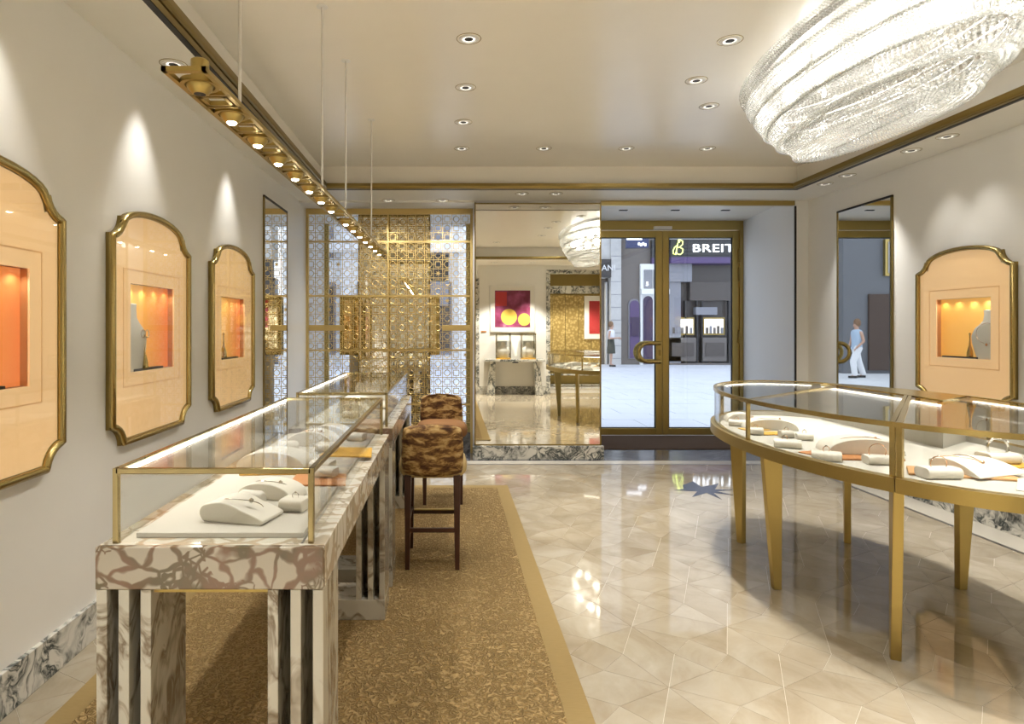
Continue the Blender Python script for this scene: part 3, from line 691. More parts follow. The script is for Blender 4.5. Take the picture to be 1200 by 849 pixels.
# ------------------------------------------------------------------ marble counters with glass cases
ZT = 0.896
def counter(y0, y1, label):
    t = thing('marble_counter', label, 'counter', (-0.61, y0, 0), group='marble display counters')
    L = y1-y0; hw = 0.29
    box(-hw, hw, 0.0205, L, ZT-0.108, ZT).build('slab', VIOLP, t, bevel=0.003)
    box(-hw, hw, 0, 0.02, ZT-0.108, ZT).build('front_slab', VIOLA, t, bevel=0.003)
    box(0.225, 0.231, 0.03, L-0.03, ZT-0.001, ZT+0.0012).build('groove', DLINE, t)
    for e in (0, 1):
        ya, yb = (0.0, 0.215) if e == 0 else (L-0.215, L)
        for x in (-0.288, -0.232, -0.176, 0.147, 0.205, 0.262):
            box(x, x+0.027, ya+0.002, yb-0.002, RZ+0.1, ZT-0.108).build('fin', CALA, t, bevel=0.002)
        for x in (-0.261, -0.205, 0.174, 0.232):
            box(x, x+0.03, ya+0.15, ya+0.16, RZ+0.1, ZT-0.108).build('web', CALA, t)
        box(-hw, hw, ya, yb, RZ, RZ+0.1).build('plinth', CALA, t, bevel=0.003)
    box(-0.16, 0.15, 0.02, 0.05, ZT-0.122, ZT-0.108).build('brass_rail', GOLD, t)
    return t
counter(1.58, 3.29, 'marble display counter nearest the camera with brown breccia top slab and fin legs')
counter(3.47, 5.20, 'marble display counter standing behind the nearest one, by the gold screen')
def case(y0, y1, label):
    t = thing('glass_case', label, 'showcase', (-0.61, y0, ZT), group='counter showcases')
    x0, x1, L, h = -0.252, 0.252, y1-y0, 0.195; r = 0.0075
    for x in (x0, x1):
        for y in (0, L): box(x-r, x+r, y-r, y+r, 0, h).build('post', BRASS, t, bevel=0.002)
        box(x-r, x+r, 0, L, h-2*r, h).build('rail', BRASS, t, bevel=0.002)
    for y in (0, L): box(x0, x1, y-r, y+r, h-2*r, h).build('rail', BRASS, t, bevel=0.002)
    for x in (x0, x1): box(x-.003, x+.003, r, L-r, 0.002, h-2*r).build('side_pane', GLASS, t)
    for y in (0, L): box(x0+r, x1-r, y-.003, y+.003, 0.002, h-2*r).build('end_pane', GLASS, t)
    box(x0+r, x1-r, r, L-r, h-0.006, h-0.001).build('top_pane', GLASS, t)
    box(x0+r, x0+r+0.006, 0.02, L-0.02, h-2*r-.002, h-0.008).build('led_strip', LED, t)
    box(x0+0.03, x1-0.03, 0.04, L-0.03, 0.0, 0.014).build('platform', CLOTH, t, bevel=0.002)
    d = bpy.data.lights.new('lamp', 'AREA'); d.shape = 'RECTANGLE'; d.size = 0.02; d.size_y = L-0.1; d.energy = P_LED; d.color = (1, .94, .82)
    o = bpy.data.objects.new('lamp', d); COL.objects.link(o); o.parent = t; o.location = (x0+0.022, L/2, h-0.02); o.rotation_euler = (0, radians(-35), 0)
case(1.612, 3.26, 'brass edged glass showcase on the marble counter nearest the camera')
case(3.53, 5.17, 'brass edged glass showcase on the marble counter by the gold screen')

# display props ---------------------------------------------------------------
def wedge_mesh(w, d, h):                       # plump half-teardrop ramp, profile across x
    prof = []
    for k in range(9):                          # rounded fat end
        a = pi*1.5-pi*k/8; prof.append((-w/2+h*.42+h*.42*cos(a), h*.42+h*.42*sin(a)))
    for k in range(1, 9):                       # long curve down to the thin end
        u = k/8; prof.append((-w/2+h*.42+(w-h*.42)*u, h*.84+h*.16*sin(pi*min(1, u*1.6))-(h*.62)*u**2.2))
    prof.append((w/2, 0.004)); prof.append((w/2-0.01, 0))
    return MB().prism(prof[::-1], -d/2, d/2, lambda x, z, y: (x, y, z))
def arch_mesh(w, d, h):                         # bridge: shallow arc block
    prof = [(w/2*cos(a), h*sin(a)**0.85) for a in [pi*k/14 for k in range(15)]]
    return MB().prism(prof, -d/2, d/2, lambda x, z, y: (x, y, z))
def roll_mesh(w, d, h):                         # little cushion, rounded in section
    return MB().prism(rrect(-d/2, d/2, 0, h, h*.42, 4), -w/2, w/2, lambda y, z, x: (x, y, z))
def board_mesh(w0, w1, d, h):                   # curved necklace board: trapezoid sheet bowed upward
    mb = MB(); n = 10; vs = []; fs = []
    for k in range(n+1):
        t = k/n; y = -d/2+d*t; wz = w0+(w1-w0)*t; z = 0.006+h*sin(pi*(0.12+0.62*t))-h*sin(pi*.12)
        vs += [(-wz/2, y, z), (wz/2, y, z), (wz/2, y, 0), (-wz/2, y, 0)]
    for k in range(n):
        for q in range(4): fs.append((4*k+q, 4*k+(q+1) % 4, 4*k+4+(q+1) % 4, 4*k+4+q))
    fs += [(0, 1, 2, 3), (4*n+3, 4*n+2, 4*n+1, 4*n)]
    return mb.add(vs, fs)
def prop(name, mb, m, x, y, z, rz, label, cat, grp, bevel=0.003, smooth=50):
    o = mb.build(name, m, None, smooth=smooth, bevel=bevel); o.location = (x, y, z); o.rotation_euler = (0, 0, radians(rz)); return tag(o, label, cat, grp)
def ring_on(x, y, z, label, r=0.0095, m=JEWEL, rz=0, cat='ring'):
    t = thing(cat, label, cat, (x, y, z), radians(rz))
    MB().tube([(r*cos(a), 0, r*sin(a)+r*.55) for a in [2*pi*k/16 for k in range(16)]], r*0.13, 5, True).build('band', m, t, smooth=60)
    MB().lathe([(0.001, -r*.35), (r*.38, 0), (r*.25, r*.25), (0.001, r*.28)], 8, c=(0, 0, r*1.62)).build('stone', SILVER, t)
    return t
def bracelet(x, y, z, label, r=0.03, m=JEWEL, rz=0, th=0.0022):
    t = thing('bracelet', label, 'bracelet', (x, y, z), radians(rz))
    MB().tube([(r*cos(a), 0, r*sin(a)*.9+r*.55) for a in [2*pi*k/24 for k in range(24)]], th, 5, True).build('hoop', m, t, smooth=60)
    for a in (0.6, 1.57, 2.5): MB().lathe([(0.001, -th*1.6), (th*1.7, 0), (0.001, th*1.6)], 8, c=(r*cos(a), 0, r*sin(a)*.9+r*.55)).build('charm', SILVER, t)
    return t
def chain_over(x, y, z, rz, w, h, d, label, m=JEWEL):
    t = thing('necklace', label, 'necklace', (x, y, z), radians(rz))
    pts = [(w*.42*cos(a), -d*.18+d*.14*sin(3*a), h*sin(a)**.85+.0035) for a in [pi*.15+pi*.7*k/16 for k in range(17)]]
    MB().tube(pts, 0.0016, 4).build('chain', m, t)
    MB().lathe([(0.001, -.008), (.007, -.003), (.007, .003), (.001, .008)], 8, c=(w*.2, -d*.12, h*.93)).build('pendant', m, t)
ZP = ZT+0.0141
N1 = 'in the nearest counter showcase'
G1 = 'cream display props on the marble counters'
prop('display_ramp', wedge_mesh(0.20, 0.115, 0.058), CREAM, -0.595, 1.785, ZP, -14, f'large cream teardrop ramp at the front {N1}', 'display stand', G1)
prop('display_ramp', arch_mesh(0.20, 0.10, 0.05), CREAM, -0.575, 2.02, ZP, -18, f'cream arched stand right behind the front teardrop ramp {N1}', 'display stand', G1)
prop('ring_cushion', roll_mesh(0.075, 0.075, 0.036), CREAM, -0.462, 1.865, ZP, -14, f'small cream cushion beside the front teardrop ramp {N1}', 'cushion', G1)
prop('bracelet_roll', MB().lathe([(0.02, -.04), (0.026, -.03), (0.026, .03), (0.02, .04)], 16), CREAM, -0.60, 1.885, ZP+0.026, 0, f'round cream bracelet roll between the two front stands {N1}', 'cushion', G1)
bpy.data.objects['bracelet_roll'].rotation_euler = (0, pi/2, radians(-14))
prop('leather_tray', MB().prism([(-.10, -.07), (.10, -.10), (.10, .06), (-.08, .10)], 0, .008), TERRA, -0.47, 2.22, ZP, 8, f'terracotta leather board at the right {N1}', 'tray', 'leather boards')
prop('leather_tray', MB().prism([(-.15, -.06), (.12, -.06), (.15, .08), (-.12, .08)], 0, .008), MUST, -0.63, 2.36, ZP, 4, f'mustard leather board behind the front stands {N1}', 'tray', 'leather boards')
prop('leather_tray', MB().prism([(-.11, -.08), (.11, -.12), (.11, .07), (-.09, .10)], 0, .008), MUST, -0.45, 2.72, ZP, 6, f'mustard leather board halfway back at the right {N1}', 'tray', 'leather boards')
prop('ring_cushion', roll_mesh(0.085, 0.08, 0.034), CREAM, -0.49, 2.40, ZP+.0, -12, f'cream cushion behind the terracotta board {N1}', 'cushion', G1)
prop('ring_cushion', roll_mesh(0.07, 0.07, 0.032), CREAM, -0.445, 2.25, ZP+.008, -12, f'cream cushion standing on the terracotta board {N1}', 'cushion', G1)
prop('display_ramp', arch_mesh(0.27, 0.13, 0.062), CREAM, -0.68, 2.44, ZP+.008, -6, f'large cream arched stand on the mustard board {N1}', 'display stand', G1)
prop('bracelet_roll', MB().lathe([(0.02, -.045), (0.028, -.03), (0.028, .03), (0.02, .045)], 16), CREAM, -0.70, 2.70, ZP+.028, 0, f'round cream bracelet roll at the middle left {N1}', 'cushion', G1)
bpy.data.objects['bracelet_roll.001'].rotation_euler = (0, pi/2, 0.2)
prop('display_ramp', arch_mesh(0.22, 0.13, 0.065), CREAM, -0.64, 2.93, ZP, -8, f'cream arched stand at the third row {N1}', 'display stand', G1)
prop('ring_cushion', roll_mesh(0.085, 0.075, 0.036), CREAM, -0.535, 2.72, ZP+0.008, -10, f'cream cushion with ring on the back mustard board {N1}', 'cushion', G1)
prop('display_ramp', arch_mesh(0.21, 0.10, 0.06), CREAM, -0.60, 3.14, ZP, -10, f'cream arched stand at the very back {N1}', 'display stand', G1)
prop('ring_cushion', roll_mesh(0.08, 0.075, 0.036), CREAM, -0.45, 3.02, ZP, -14, f'cream cushion in the back right corner {N1}', 'cushion', G1)
chain_over(-0.595, 1.785, ZP+.006, -14, 0.19, 0.052, 0.11, 'fine necklace with small drop lying on the front teardrop ramp', SILVER)
chain_over(-0.575, 2.02, ZP, -18, 0.19, 0.051, 0.10, 'fine necklace lying on the arched stand behind the front ramp', SILVER)
chain_over(-0.64, 2.93, ZP, -8, 0.21, 0.066, 0.13, 'fine gold necklace lying on the third row arched stand')
ring_on(-0.462, 1.865, ZP+.036, 'ring on the small cushion beside the front teardrop ramp', m=SILVER)
ring_on(-0.49, 2.40, ZP+.034, 'ring on the cushion behind the terracotta board')
ring_on(-0.535, 2.72, ZP+.044, 'ring on the cushion of the back mustard board')
bracelet(-0.60, 1.885, ZP+.0015, 'slim bracelet round the front bracelet roll', 0.031, SILVER, -14+90)
bracelet(-0.70, 2.70, ZP+.0035, 'slim bracelet round the middle bracelet roll', 0.032, SILVER, 80)
N2 = 'in the showcase by the gold screen'
prop('display_ramp', arch_mesh(0.22, 0.12, 0.06), CREAM, -0.62, 4.05, ZP, -8, f'cream arched stand nearest the camera {N2}', 'display stand', G1)
prop('ring_cushion', roll_mesh(0.09, 0.08, 0.04), CREAM, -0.60, 3.80, ZP, -10, f'small cream cushion in front {N2}', 'cushion', G1)
prop('display_ramp', arch_mesh(0.24, 0.12, 0.065), CREAM, -0.66, 4.42, ZP, -8, f'cream arched stand in the middle {N2}', 'display stand', G1)
prop('ring_cushion', roll_mesh(0.08, 0.07, 0.036), CREAM, -0.47, 4.22, ZP, 8, f'small cream cushion at the right side {N2}', 'cushion', G1)
prop('display_ramp', arch_mesh(0.22, 0.12, 0.07), CREAM, -0.60, 4.78, ZP, -4, f'cream arched stand farthest from the camera {N2}', 'display stand', G1)
prop('leather_tray', MB().prism([(-.15, -.06), (.15, -.06), (.15, .08), (-.15, .08)], 0, .008), MUST, -0.60, 4.24, ZP, 4, f'mustard leather board {N2}', 'tray', 'leather boards')
prop('mirror_stand', MB().prism(rrect(-.10, .10, 0, .11, .03), -.01, .01, lambda x, z, y: (x, y, z)), CREAM, -0.66, 5.02, ZP, 0, f'upright cream panel at the far end {N2}', 'display stand', G1)
ring_on(-0.60, 3.80, ZP+.04, 'ring on the cushion in front in the far counter showcase')

# ------------------------------------------------------------------ bar stools
def stool():
    t = thing('bar_stool', 'x', 'stool', group='bar stools')
    # local: back at -y, seat opens to +y, width along x
    back = MB(); n = 12; m = 7; vs = []; fs = []
    for j in range(m+1):
        v = j/m; z = 0.55+0.325*v; hw = 0.185+0.012*sin(pi*v)-0.006*v
        for side in (0, 1):
            for k in range(n+1):
                u = -1+2*k/n
                x = hw*u*(1.0 if side == 0 else 0.93); y = -0.215+0.055*abs(u)**2.6+(0.065 if side else 0.0)-0.02*v
                if j in (0, m): y += 0.02*(1 if side == 0 else -1)
                zz = z-(0.018*abs(u)**6 if j == m else 0)
                vs.append((x, y, zz))
    R = 2*(n+1)
    def ring(j): return [j*R+k for k in range(n+1)]+[j*R+2*n+1-k for k in range(n+1)]
    for j in range(m):
        a, b = ring(j), ring(j+1); L = len(a)
        fs += [(a[k], a[(k+1) % L], b[(k+1) % L], b[k]) for k in range(L)]
    fs += [tuple(reversed(ring(0))), tuple(ring(m))]
    o = back.add(vs, fs).build('backrest', HIDE, t, smooth=70); b = o.modifiers.new('soft', 'SUBSURF'); b.levels = 1; b.render_levels = 1
    st = MB(); prof = [(0.02, 0.545), (0.19, 0.545), (0.208, 0.565), (0.213, 0.60), (0.203, 0.635), (0.165, 0.655), (0.08, 0.665), (0.001, 0.667)]
    vs = []; n = 28
    for r, z in prof:
        for k in range(n):
            a = 2*pi*k/n; c, s = cos(a), sin(a); e = 2/3.6
            vs.append((r*(abs(c)**e)*(1 if c >= 0 else -1), 0.025+r*(abs(s)**e)*(1 if s >= 0 else -1), z))
    st.add(vs, [(i*n+k, i*n+(k+1) % n, (i+1)*n+(k+1) % n, (i+1)*n+k) for i in range(len(prof)-1) for k in range(n)]+[tuple(range(n-1, -1, -1))])
    st.build('seat', SEATC, t, smooth=70)
    for sx in (-1, 1):
        for sy in (-1, 1):
            MB().taper((sx*0.149, 0.01+sy*0.185, 0), 0.026, 0.026, (sx*0.147, 0.01+sy*0.165, 0.56), 0.042, 0.042).build('leg', WOOD, t, bevel=0.003)
    MB().cbox((0, -0.172, 0.235), (0.27, 0.02, 0.026)).build('stretcher', WOOD, t, bevel=0.002)
    for sx in (-1, 1): MB().cbox((sx*0.148, 0.01, 0.27), (0.02, 0.31, 0.026)).build('stretcher', WOOD, t, bevel=0.002)
    f = MB().cbox((0, 0.192, 0.24), (0.27, 0.022, 0.026)).build('footrest', WOOD, t, bevel=0.002); 
    MB().cbox((0, 0.190, 0.255), (0.268, 0.028, 0.006)).build('brass_plate', GOLD, f)
    return t
s1 = stool(); s1.location = (-0.104, 3.90, RZ); s1['label'] = 'nearer bar stool in brindle hide, its back turned to the camera'
s2 = copytree(s1); s2.location = (-0.066, 5.30, RZ); s2.rotation_euler = (0, 0, pi+0.05); s2['label'] = 'farther bar stool in brindle hide with caramel seat facing the camera'
for c in s2.children:
    if c.name.startswith('seat'):
        c.data = c.data.copy(); c.data.materials[0] = SEATF; c['label'] = 'plain caramel brown seat'

# ------------------------------------------------------------------ oval showcase table
OXC, OYC = 2.34, 3.48
tb = thing('oval_showcase', 'oval gold glass-topped showcase table on tapered legs under the crystal chandelier', 'showcase', (OXC, OYC, 0))
def ell(a, b, d0, d1, n): return [(a*cos(radians(d0+(d1-d0)*k/n)), b*sin(radians(d0+(d1-d0)*k/n))) for k in range(n+1)]
EA, EB = 0.68, 1.25
ZB0, ZB1, ZG = 0.772, 0.832, 1.062
full = ell(1, 1, 0, 360, 72)[:-1]
def ering(a0, b0, a1, b1, z0, z1, d0=0, d1=360, n=72):
    mb = MB(); o = ell(a0, b0, d0, d1, n); i = ell(a1, b1, d0, d1, n)
    vs = []
    for p, q in zip(o, i): vs += [(p[0], p[1], z0), (p[0], p[1], z1), (q[0], q[1], z1), (q[0], q[1], z0)]
    fs = []
    for k in range(n):
        for s in range(4): fs.append((4*k+s, 4*k+(s+1) % 4, 4*k+4+(s+1) % 4, 4*k+4+s))
    if abs(d1-d0) < 359: fs += [(3, 2, 1, 0), (4*n, 4*n+1, 4*n+2, 4*n+3)]
    return mb.add(vs, fs)
segs = [(-135, -45), (-45, 45), (45, 135), (135, 225)]
for a, b in segs:
    ering(EA+0.025, EB+0.025, EA-0.03, EB-0.03, ZB0, ZB1, a+0.12, b-0.12, 22).build('apron', GOLD, tb, smooth=35)
ering(EA+0.005, EB+0.005, 0.01, 0.01, ZB0+0.004, 0.800, 0, 360, 72).build('tray_bed', CLOTH, tb)
ering(EA-0.028, EB-0.028, EA-0.032, EB-0.032, 0.80, ZB1, 0, 360, 72).build('tray_rim', CLOTH, tb)
for a, b in segs:
    ering(EA+0.006, EB+0.006, EA-0.014, EB-0.014, ZG-0.022, ZG, a, b, 24).build('top_rail', GOLDP, tb, smooth=35)
    ering(EA-0.001, EB-0.001, EA-0.006, EB-0.006, ZB1, ZG-0.022, a+1, b-1, 24).build('side_pane', GLASS, tb, smooth=60)
MB().prism([((EA-.014)*x, (EB-.014)*y) for x, y in full], ZG-0.008, ZG-0.003).build('top_pane', GLASS, tb)
def epost(dg, w, m=GOLDP):
    x, y = EA*cos(radians(dg)), EB*sin(radians(dg)); nx, ny = cos(radians(dg))/EA, sin(radians(dg))/EB; L = math.hypot(nx, ny); nx /= L; ny /= L
    tx, ty = -ny, nx
    pts = [(x+tx*w*s+nx*d, y+ty*w*s+ny*d) for s, d in ((-.5, -.016), (.5, -.016), (.5, .003), (-.5, .003))]
    MB().prism(pts if area(pts) > 0 else pts[::-1], ZB1, ZG-0.02).build('post', m, tb)
for dg, w in ((180, .016), (122, .014), (225.75, .021), (224.25, .021), (45, .016), (-45, .016), (0, .016), (270, .016)): epost(dg, w)
def bar2(p, q, w, z0, z1, nm='top_bar'):
    d = Vector((q[0]-p[0], q[1]-p[1])).normalized(); n = Vector((-d.y, d.x))*w/2
    pts = [(p[0]-n.x, p[1]-n.y), (q[0]-n.x, q[1]-n.y), (q[0]+n.x, q[1]+n.y), (p[0]+n.x, p[1]+n.y)]
    return MB().prism(pts if area(pts) > 0 else pts[::-1], z0, z1).build(nm, GOLDP, tb)
def ep(dg, s=1.0): return (EA*s*cos(radians(dg)), EB*s*sin(radians(dg)))
BX = 0.345                                              # front face of the cream cabinet block on the staff side
for off in (-0.8, 0.8): bar2(ep(225+off), (BX, 0.17-0.016*off), 0.021, ZG-0.02, ZG+0.001)
bar2(ep(180), (BX, 0.84), 0.014, ZG-0.018, ZG-0.002)
blockp = [(BX, -0.09)]+[ep(d, .965) for d in range(6, 60, 5)]+[(BX, 1.03)]
MB().prism(blockp, 0.80, ZG-0.025).build('cabinet_block', CLOTH, tb)
MB().prism([(x*1.0, y) for x, y in blockp], ZG-0.024, ZG+0.002).build('cabinet_top', GOLDP, tb)
box(BX-0.012, BX-0.002, -0.08, 1.0, ZG-0.034, ZG-0.024).build('led_strip', LED2, tb)
ering(EA-0.018, EB-0.018, EA-0.026, EB-0.026, ZG-0.03, ZG-0.022, 62, 120, 16).build('led_strip', LED2, tb)
ering(EA-0.018, EB-0.018, EA-0.026, EB-0.026, ZG-0.03, ZG-0.022, -88, 4, 20).build('led_strip', LED2, tb)
for y, L in ((0.45, 0.9), (-0.65, 0.6)):
    d = bpy.data.lights.new('lamp', 'AREA'); d.shape = 'RECTANGLE'; d.size = 0.02; d.size_y = L; d.energy = P_LED*.4; d.color = (1, .94, .82)
    o = bpy.data.objects.new('lamp', d); COL.objects.link(o); o.parent = tb; o.location = (BX-0.03, y, ZG-0.04); o.rotation_euler = (0, radians(25), 0)
for sx, sy in ((-.36, .75), (-.515, 0), (-.38, -.74), (.36, .75), (.515, 0), (.38, -.74)):
    r = math.hypot(sx, sy); dx, dy = sx/r, sy/r
    prof = [(-0.021, 0), (0.021, 0), (0.085, ZB0), (-0.024, ZB0)]
    def place(u, z, w): return (sx+dx*u-dy*w, sy+dy*u+dx*w, z)
    MB().prism(prof, -0.02, 0.02, place).build('leg', GOLD, tb, bevel=0.003)

ZO = 0.801
def oprop(mb, name, m, x, y, rz, label, cat='cushion', dz=0.0): return prop(name, mb, m, x, y, ZO+dz, rz, label, cat, 'display props in the oval showcase')
N3 = 'in the oval showcase'
oprop(roll_mesh(0.10, 0.075, 0.04), 'ring_cushion', CREAM, 1.925, 4.18, -25, f'small cream cushion nearest the far rounded end {N3}')
oprop(MB().prism([(-.08, -.05), (.08, -.06), (.09, .05), (-.07, .06)], 0, .006), 'leather_tray', MUST, 1.96, 4.02, 15, f'mustard board by the far rounded end {N3}', 'tray')
oprop(roll_mesh(0.085, 0.075, 0.042), 'ring_cushion', CREAM, 1.885, 3.84, -20, f'small cream cushion right of the thin gold post {N3}')
oprop(arch_mesh(0.32, 0.13, 0.07), 'display_ramp', CREAM, 2.08, 4.06, -12, f'low cream arched stand behind the thin gold post {N3}', 'display stand')
oprop(MB().prism([(-.08, -.05), (.08, -.06), (.09, .05), (-.07, .06)], 0, .006), 'leather_tray', MUST, 1.99, 3.86, 8, f'mustard board between two cushions {N3}', 'tray')
oprop(roll_mesh(0.075, 0.07, 0.04), 'ring_cushion', CREAM, 2.02, 3.74, -10, f'left one of two touching small cushions {N3}', dz=.0)
oprop(roll_mesh(0.085, 0.07, 0.04), 'ring_cushion', CREAM, 2.075, 3.645, -18, f'right one of two touching small cushions {N3}')
oprop(roll_mesh(0.135, 0.085, 0.042), 'ring_cushion', CREAM, 1.855, 3.42, -28, f'cream cushion with rings close to the front glass {N3}')
oprop(MB().prism([(-.05, -.05), (.05, -.06), (.06, .05), (-.05, .06)], 0, .006), 'leather_tray', TERRA, 1.90, 3.24, 25, f'small terracotta board peeping out by the ring cushions {N3}', 'tray')
oprop(roll_mesh(0.13, 0.085, 0.044), 'ring_cushion', CREAM, 1.865, 3.085, -30, f'cream cushion with a ring at the middle of the front glass {N3}')
oprop(MB().prism([(-.15, -.08), (.15, -.10), (.16, .07), (-.14, .09)], 0, .010), 'leather_tray', TERRA, 2.09, 3.16, 0, f'terracotta board under the wide arched stand {N3}', 'tray')
oprop(arch_mesh(0.36, 0.17, 0.08), 'display_ramp', CREAM, 2.13, 3.24, -10, f'wide cream arched stand on the terracotta board {N3}', 'display stand', .010)
oprop(roll_mesh(0.11, 0.08, 0.042), 'ring_cushion', CREAM, 2.06, 3.00, -10, f'cream cushion with bracelet left of the double gold post {N3}')
oprop(MB().prism([(-.26, -.03), (.14, -.16), (.20, .05), (-.16, .12)], 0, .010), 'leather_tray', TAN, 2.30, 2.80, 0, f'tan leather board right of the double gold post {N3}', 'tray')
oprop(roll_mesh(0.15, 0.09, 0.048), 'ring_cushion', CREAM, 2.135, 2.72, 0, f'cream cushion with bracelet right of the double gold post {N3}')
oprop(board_mesh(0.30, 0.16, 0.26, 0.075), 'necklace_board', CREAM, 2.36, 2.82, 18, f'large bowed cream board displaying a pendant necklace {N3}', 'display stand', .010)
oprop(roll_mesh(0.15, 0.10, 0.05), 'ring_cushion', CREAM, 2.64, 3.0, 0, f'cream cushion with silver bangle at the right edge of the photo {N3}', dz=.006)
oprop(MB().prism([(-.12, -.08), (.12, -.08), (.12, .08), (-.12, .08)], 0, .006), 'leather_tray', MUST, 2.64, 2.98, 5, f'mustard board under the silver bangle cushion {N3}', 'tray')
WCARD = mat('white card', (0.85, 0.84, 0.8), 0.6)
oprop(MB().prism([(0, 0), (.05, 0), (.022, .045)], -.05, .05, lambda x, z, y: (x, y, z)), 'price_card', WCARD, 2.31, 2.47, 35, f'folded white card at the front glass {N3}', 'card')
oprop(arch_mesh(0.2, 0.10, 0.06), 'display_ramp', CREAM, 2.05, 4.40, -8, f'small cream arched stand at the far end {N3}', 'display stand')
oprop(MB().prism([(-.09, -.05), (.09, -.05), (.09, .05), (-.09, .05)], 0, .006), 'leather_tray', TERRA, 2.16, 4.32, 10, f'terracotta board at the far end {N3}', 'tray')
ring_on(1.925, 4.18, ZO+.04, 'ring on the cushion nearest the far rounded end of the oval showcase', .013)
ring_on(1.885, 3.84, ZO+.042, 'ring on the cushion right of the thin gold post', .012)
ring_on(2.02, 3.74, ZO+.04, 'ring on the left touching cushion in the oval showcase', .012)
ring_on(2.075, 3.645, ZO+.04, 'ring on the right touching cushion in the oval showcase', .012)
ring_on(1.845, 3.43, ZO+.042, 'larger ring on the cushion close to the front glass of the oval showcase', .014)
ring_on(1.865, 3.085, ZO+.044, 'ring on the cushion at the middle of the front glass', .016)
bracelet(2.06, 3.00, ZO+.036, 'slim bangle standing on the cushion left of the double gold post', .042)
bracelet(2.135, 2.72, ZO+.042, 'slim bangle standing on the cushion right of the double gold post', .036)
bracelet(2.64, 3.0, ZO+.052, 'thick silver openwork bangle on the cushion at the right edge', .05, SILVER, 0, .006)
chain_over(2.08, 4.06, ZO, -12, .30, .071, .13, 'fine gold necklace on the low arched stand behind the thin gold post')
chain_over(2.13, 3.24, ZO+.012, -10, .34, .081, .17, 'fine gold necklace with round pendant on the wide arched stand')
def on_board(u, v):
    d, h = 0.26, 0.075; t = v; y = -d/2+d*t; z = 0.006+h*sin(pi*(0.12+0.62*t))-h*sin(pi*.12); a = radians(18)
    return (2.36+u*cos(a)-y*sin(a), 2.82+u*sin(a)+y*cos(a), ZO+.010+z+.004)
nk = thing('necklace', 'gold pendant necklace in a long V on the large bowed board', 'necklace')
MB().tube([on_board(u*.065*(1-w), 0.95-w*.6) for u, w in [(-1, k/8) for k in range(8)]+[(0, 1)]+[(1, 1-k/8) for k in range(1, 9)]], .0018, 4).build('chain', JEWEL, nk)
MB().lathe([(0.001, -.010), (.011, -.004), (.011, .004), (.001, .010)], 10, c=on_board(0, .33)).build('pendant', JEWEL, nk)

# ------------------------------------------------------------------ crystal chandelier
ch = thing('chandelier', 'large oval tiered crystal bead chandelier hanging from the ceiling over the oval showcase', 'chandelier', (2.33, 3.44, ZC))
tiers = [(0.43, 1.16, -0.005, -0.145, 0.05), (0.415, 1.07, -0.115, -0.26, 0.05), (0.375, 0.97, -0.225, -0.37, 0.048), (0.315, 0.85, -0.33, -0.47, 0.046), (0.235, 0.70, -0.43, -0.565, 0.045)]
import numpy as np
def bead_proto():
    n = 6; vs = []
    for z, r in ((-.5, .30), (-.22, .5), (.22, .5), (.5, .30)):
        for k in range(n): vs.append((r*cos(2*pi*k/n), r*sin(2*pi*k/n), z))
    fs = [(i*n+k, i*n+(k+1) % n, (i+1)*n+(k+1) % n, (i+1)*n+k) for i in range(3) for k in range(n)]+[tuple(range(n-1, -1, -1)), tuple(range(3*n, 4*n))]
    return np.array(vs), fs
BV, BF = bead_proto()
def beads(items, name, parent):                     # items: (centre, axis, length, width)
    allv = []; allf = []
    for i, (c, ax, L, w) in enumerate(items):
        ax = Vector(ax).normalized(); x = ax.orthogonal().normalized(); y = ax.cross(x)
        R = np.array([[x.x*w, x.y*w, x.z*w], [y.x*w, y.y*w, y.z*w], [ax.x*L, ax.y*L, ax.z*L]])
        allv.append(BV@R+np.array(c)); o = i*len(BV); allf += [tuple(q+o for q in f) for f in BF]
    me = bpy.data.meshes.new(name); me.from_pydata(np.concatenate(allv).tolist(), [], allf); me.materials.append(CRYS)
    o = bpy.data.objects.new(name, me); COL.objects.link(o); o.parent = parent; o['kind'] = 'stuff'; return o
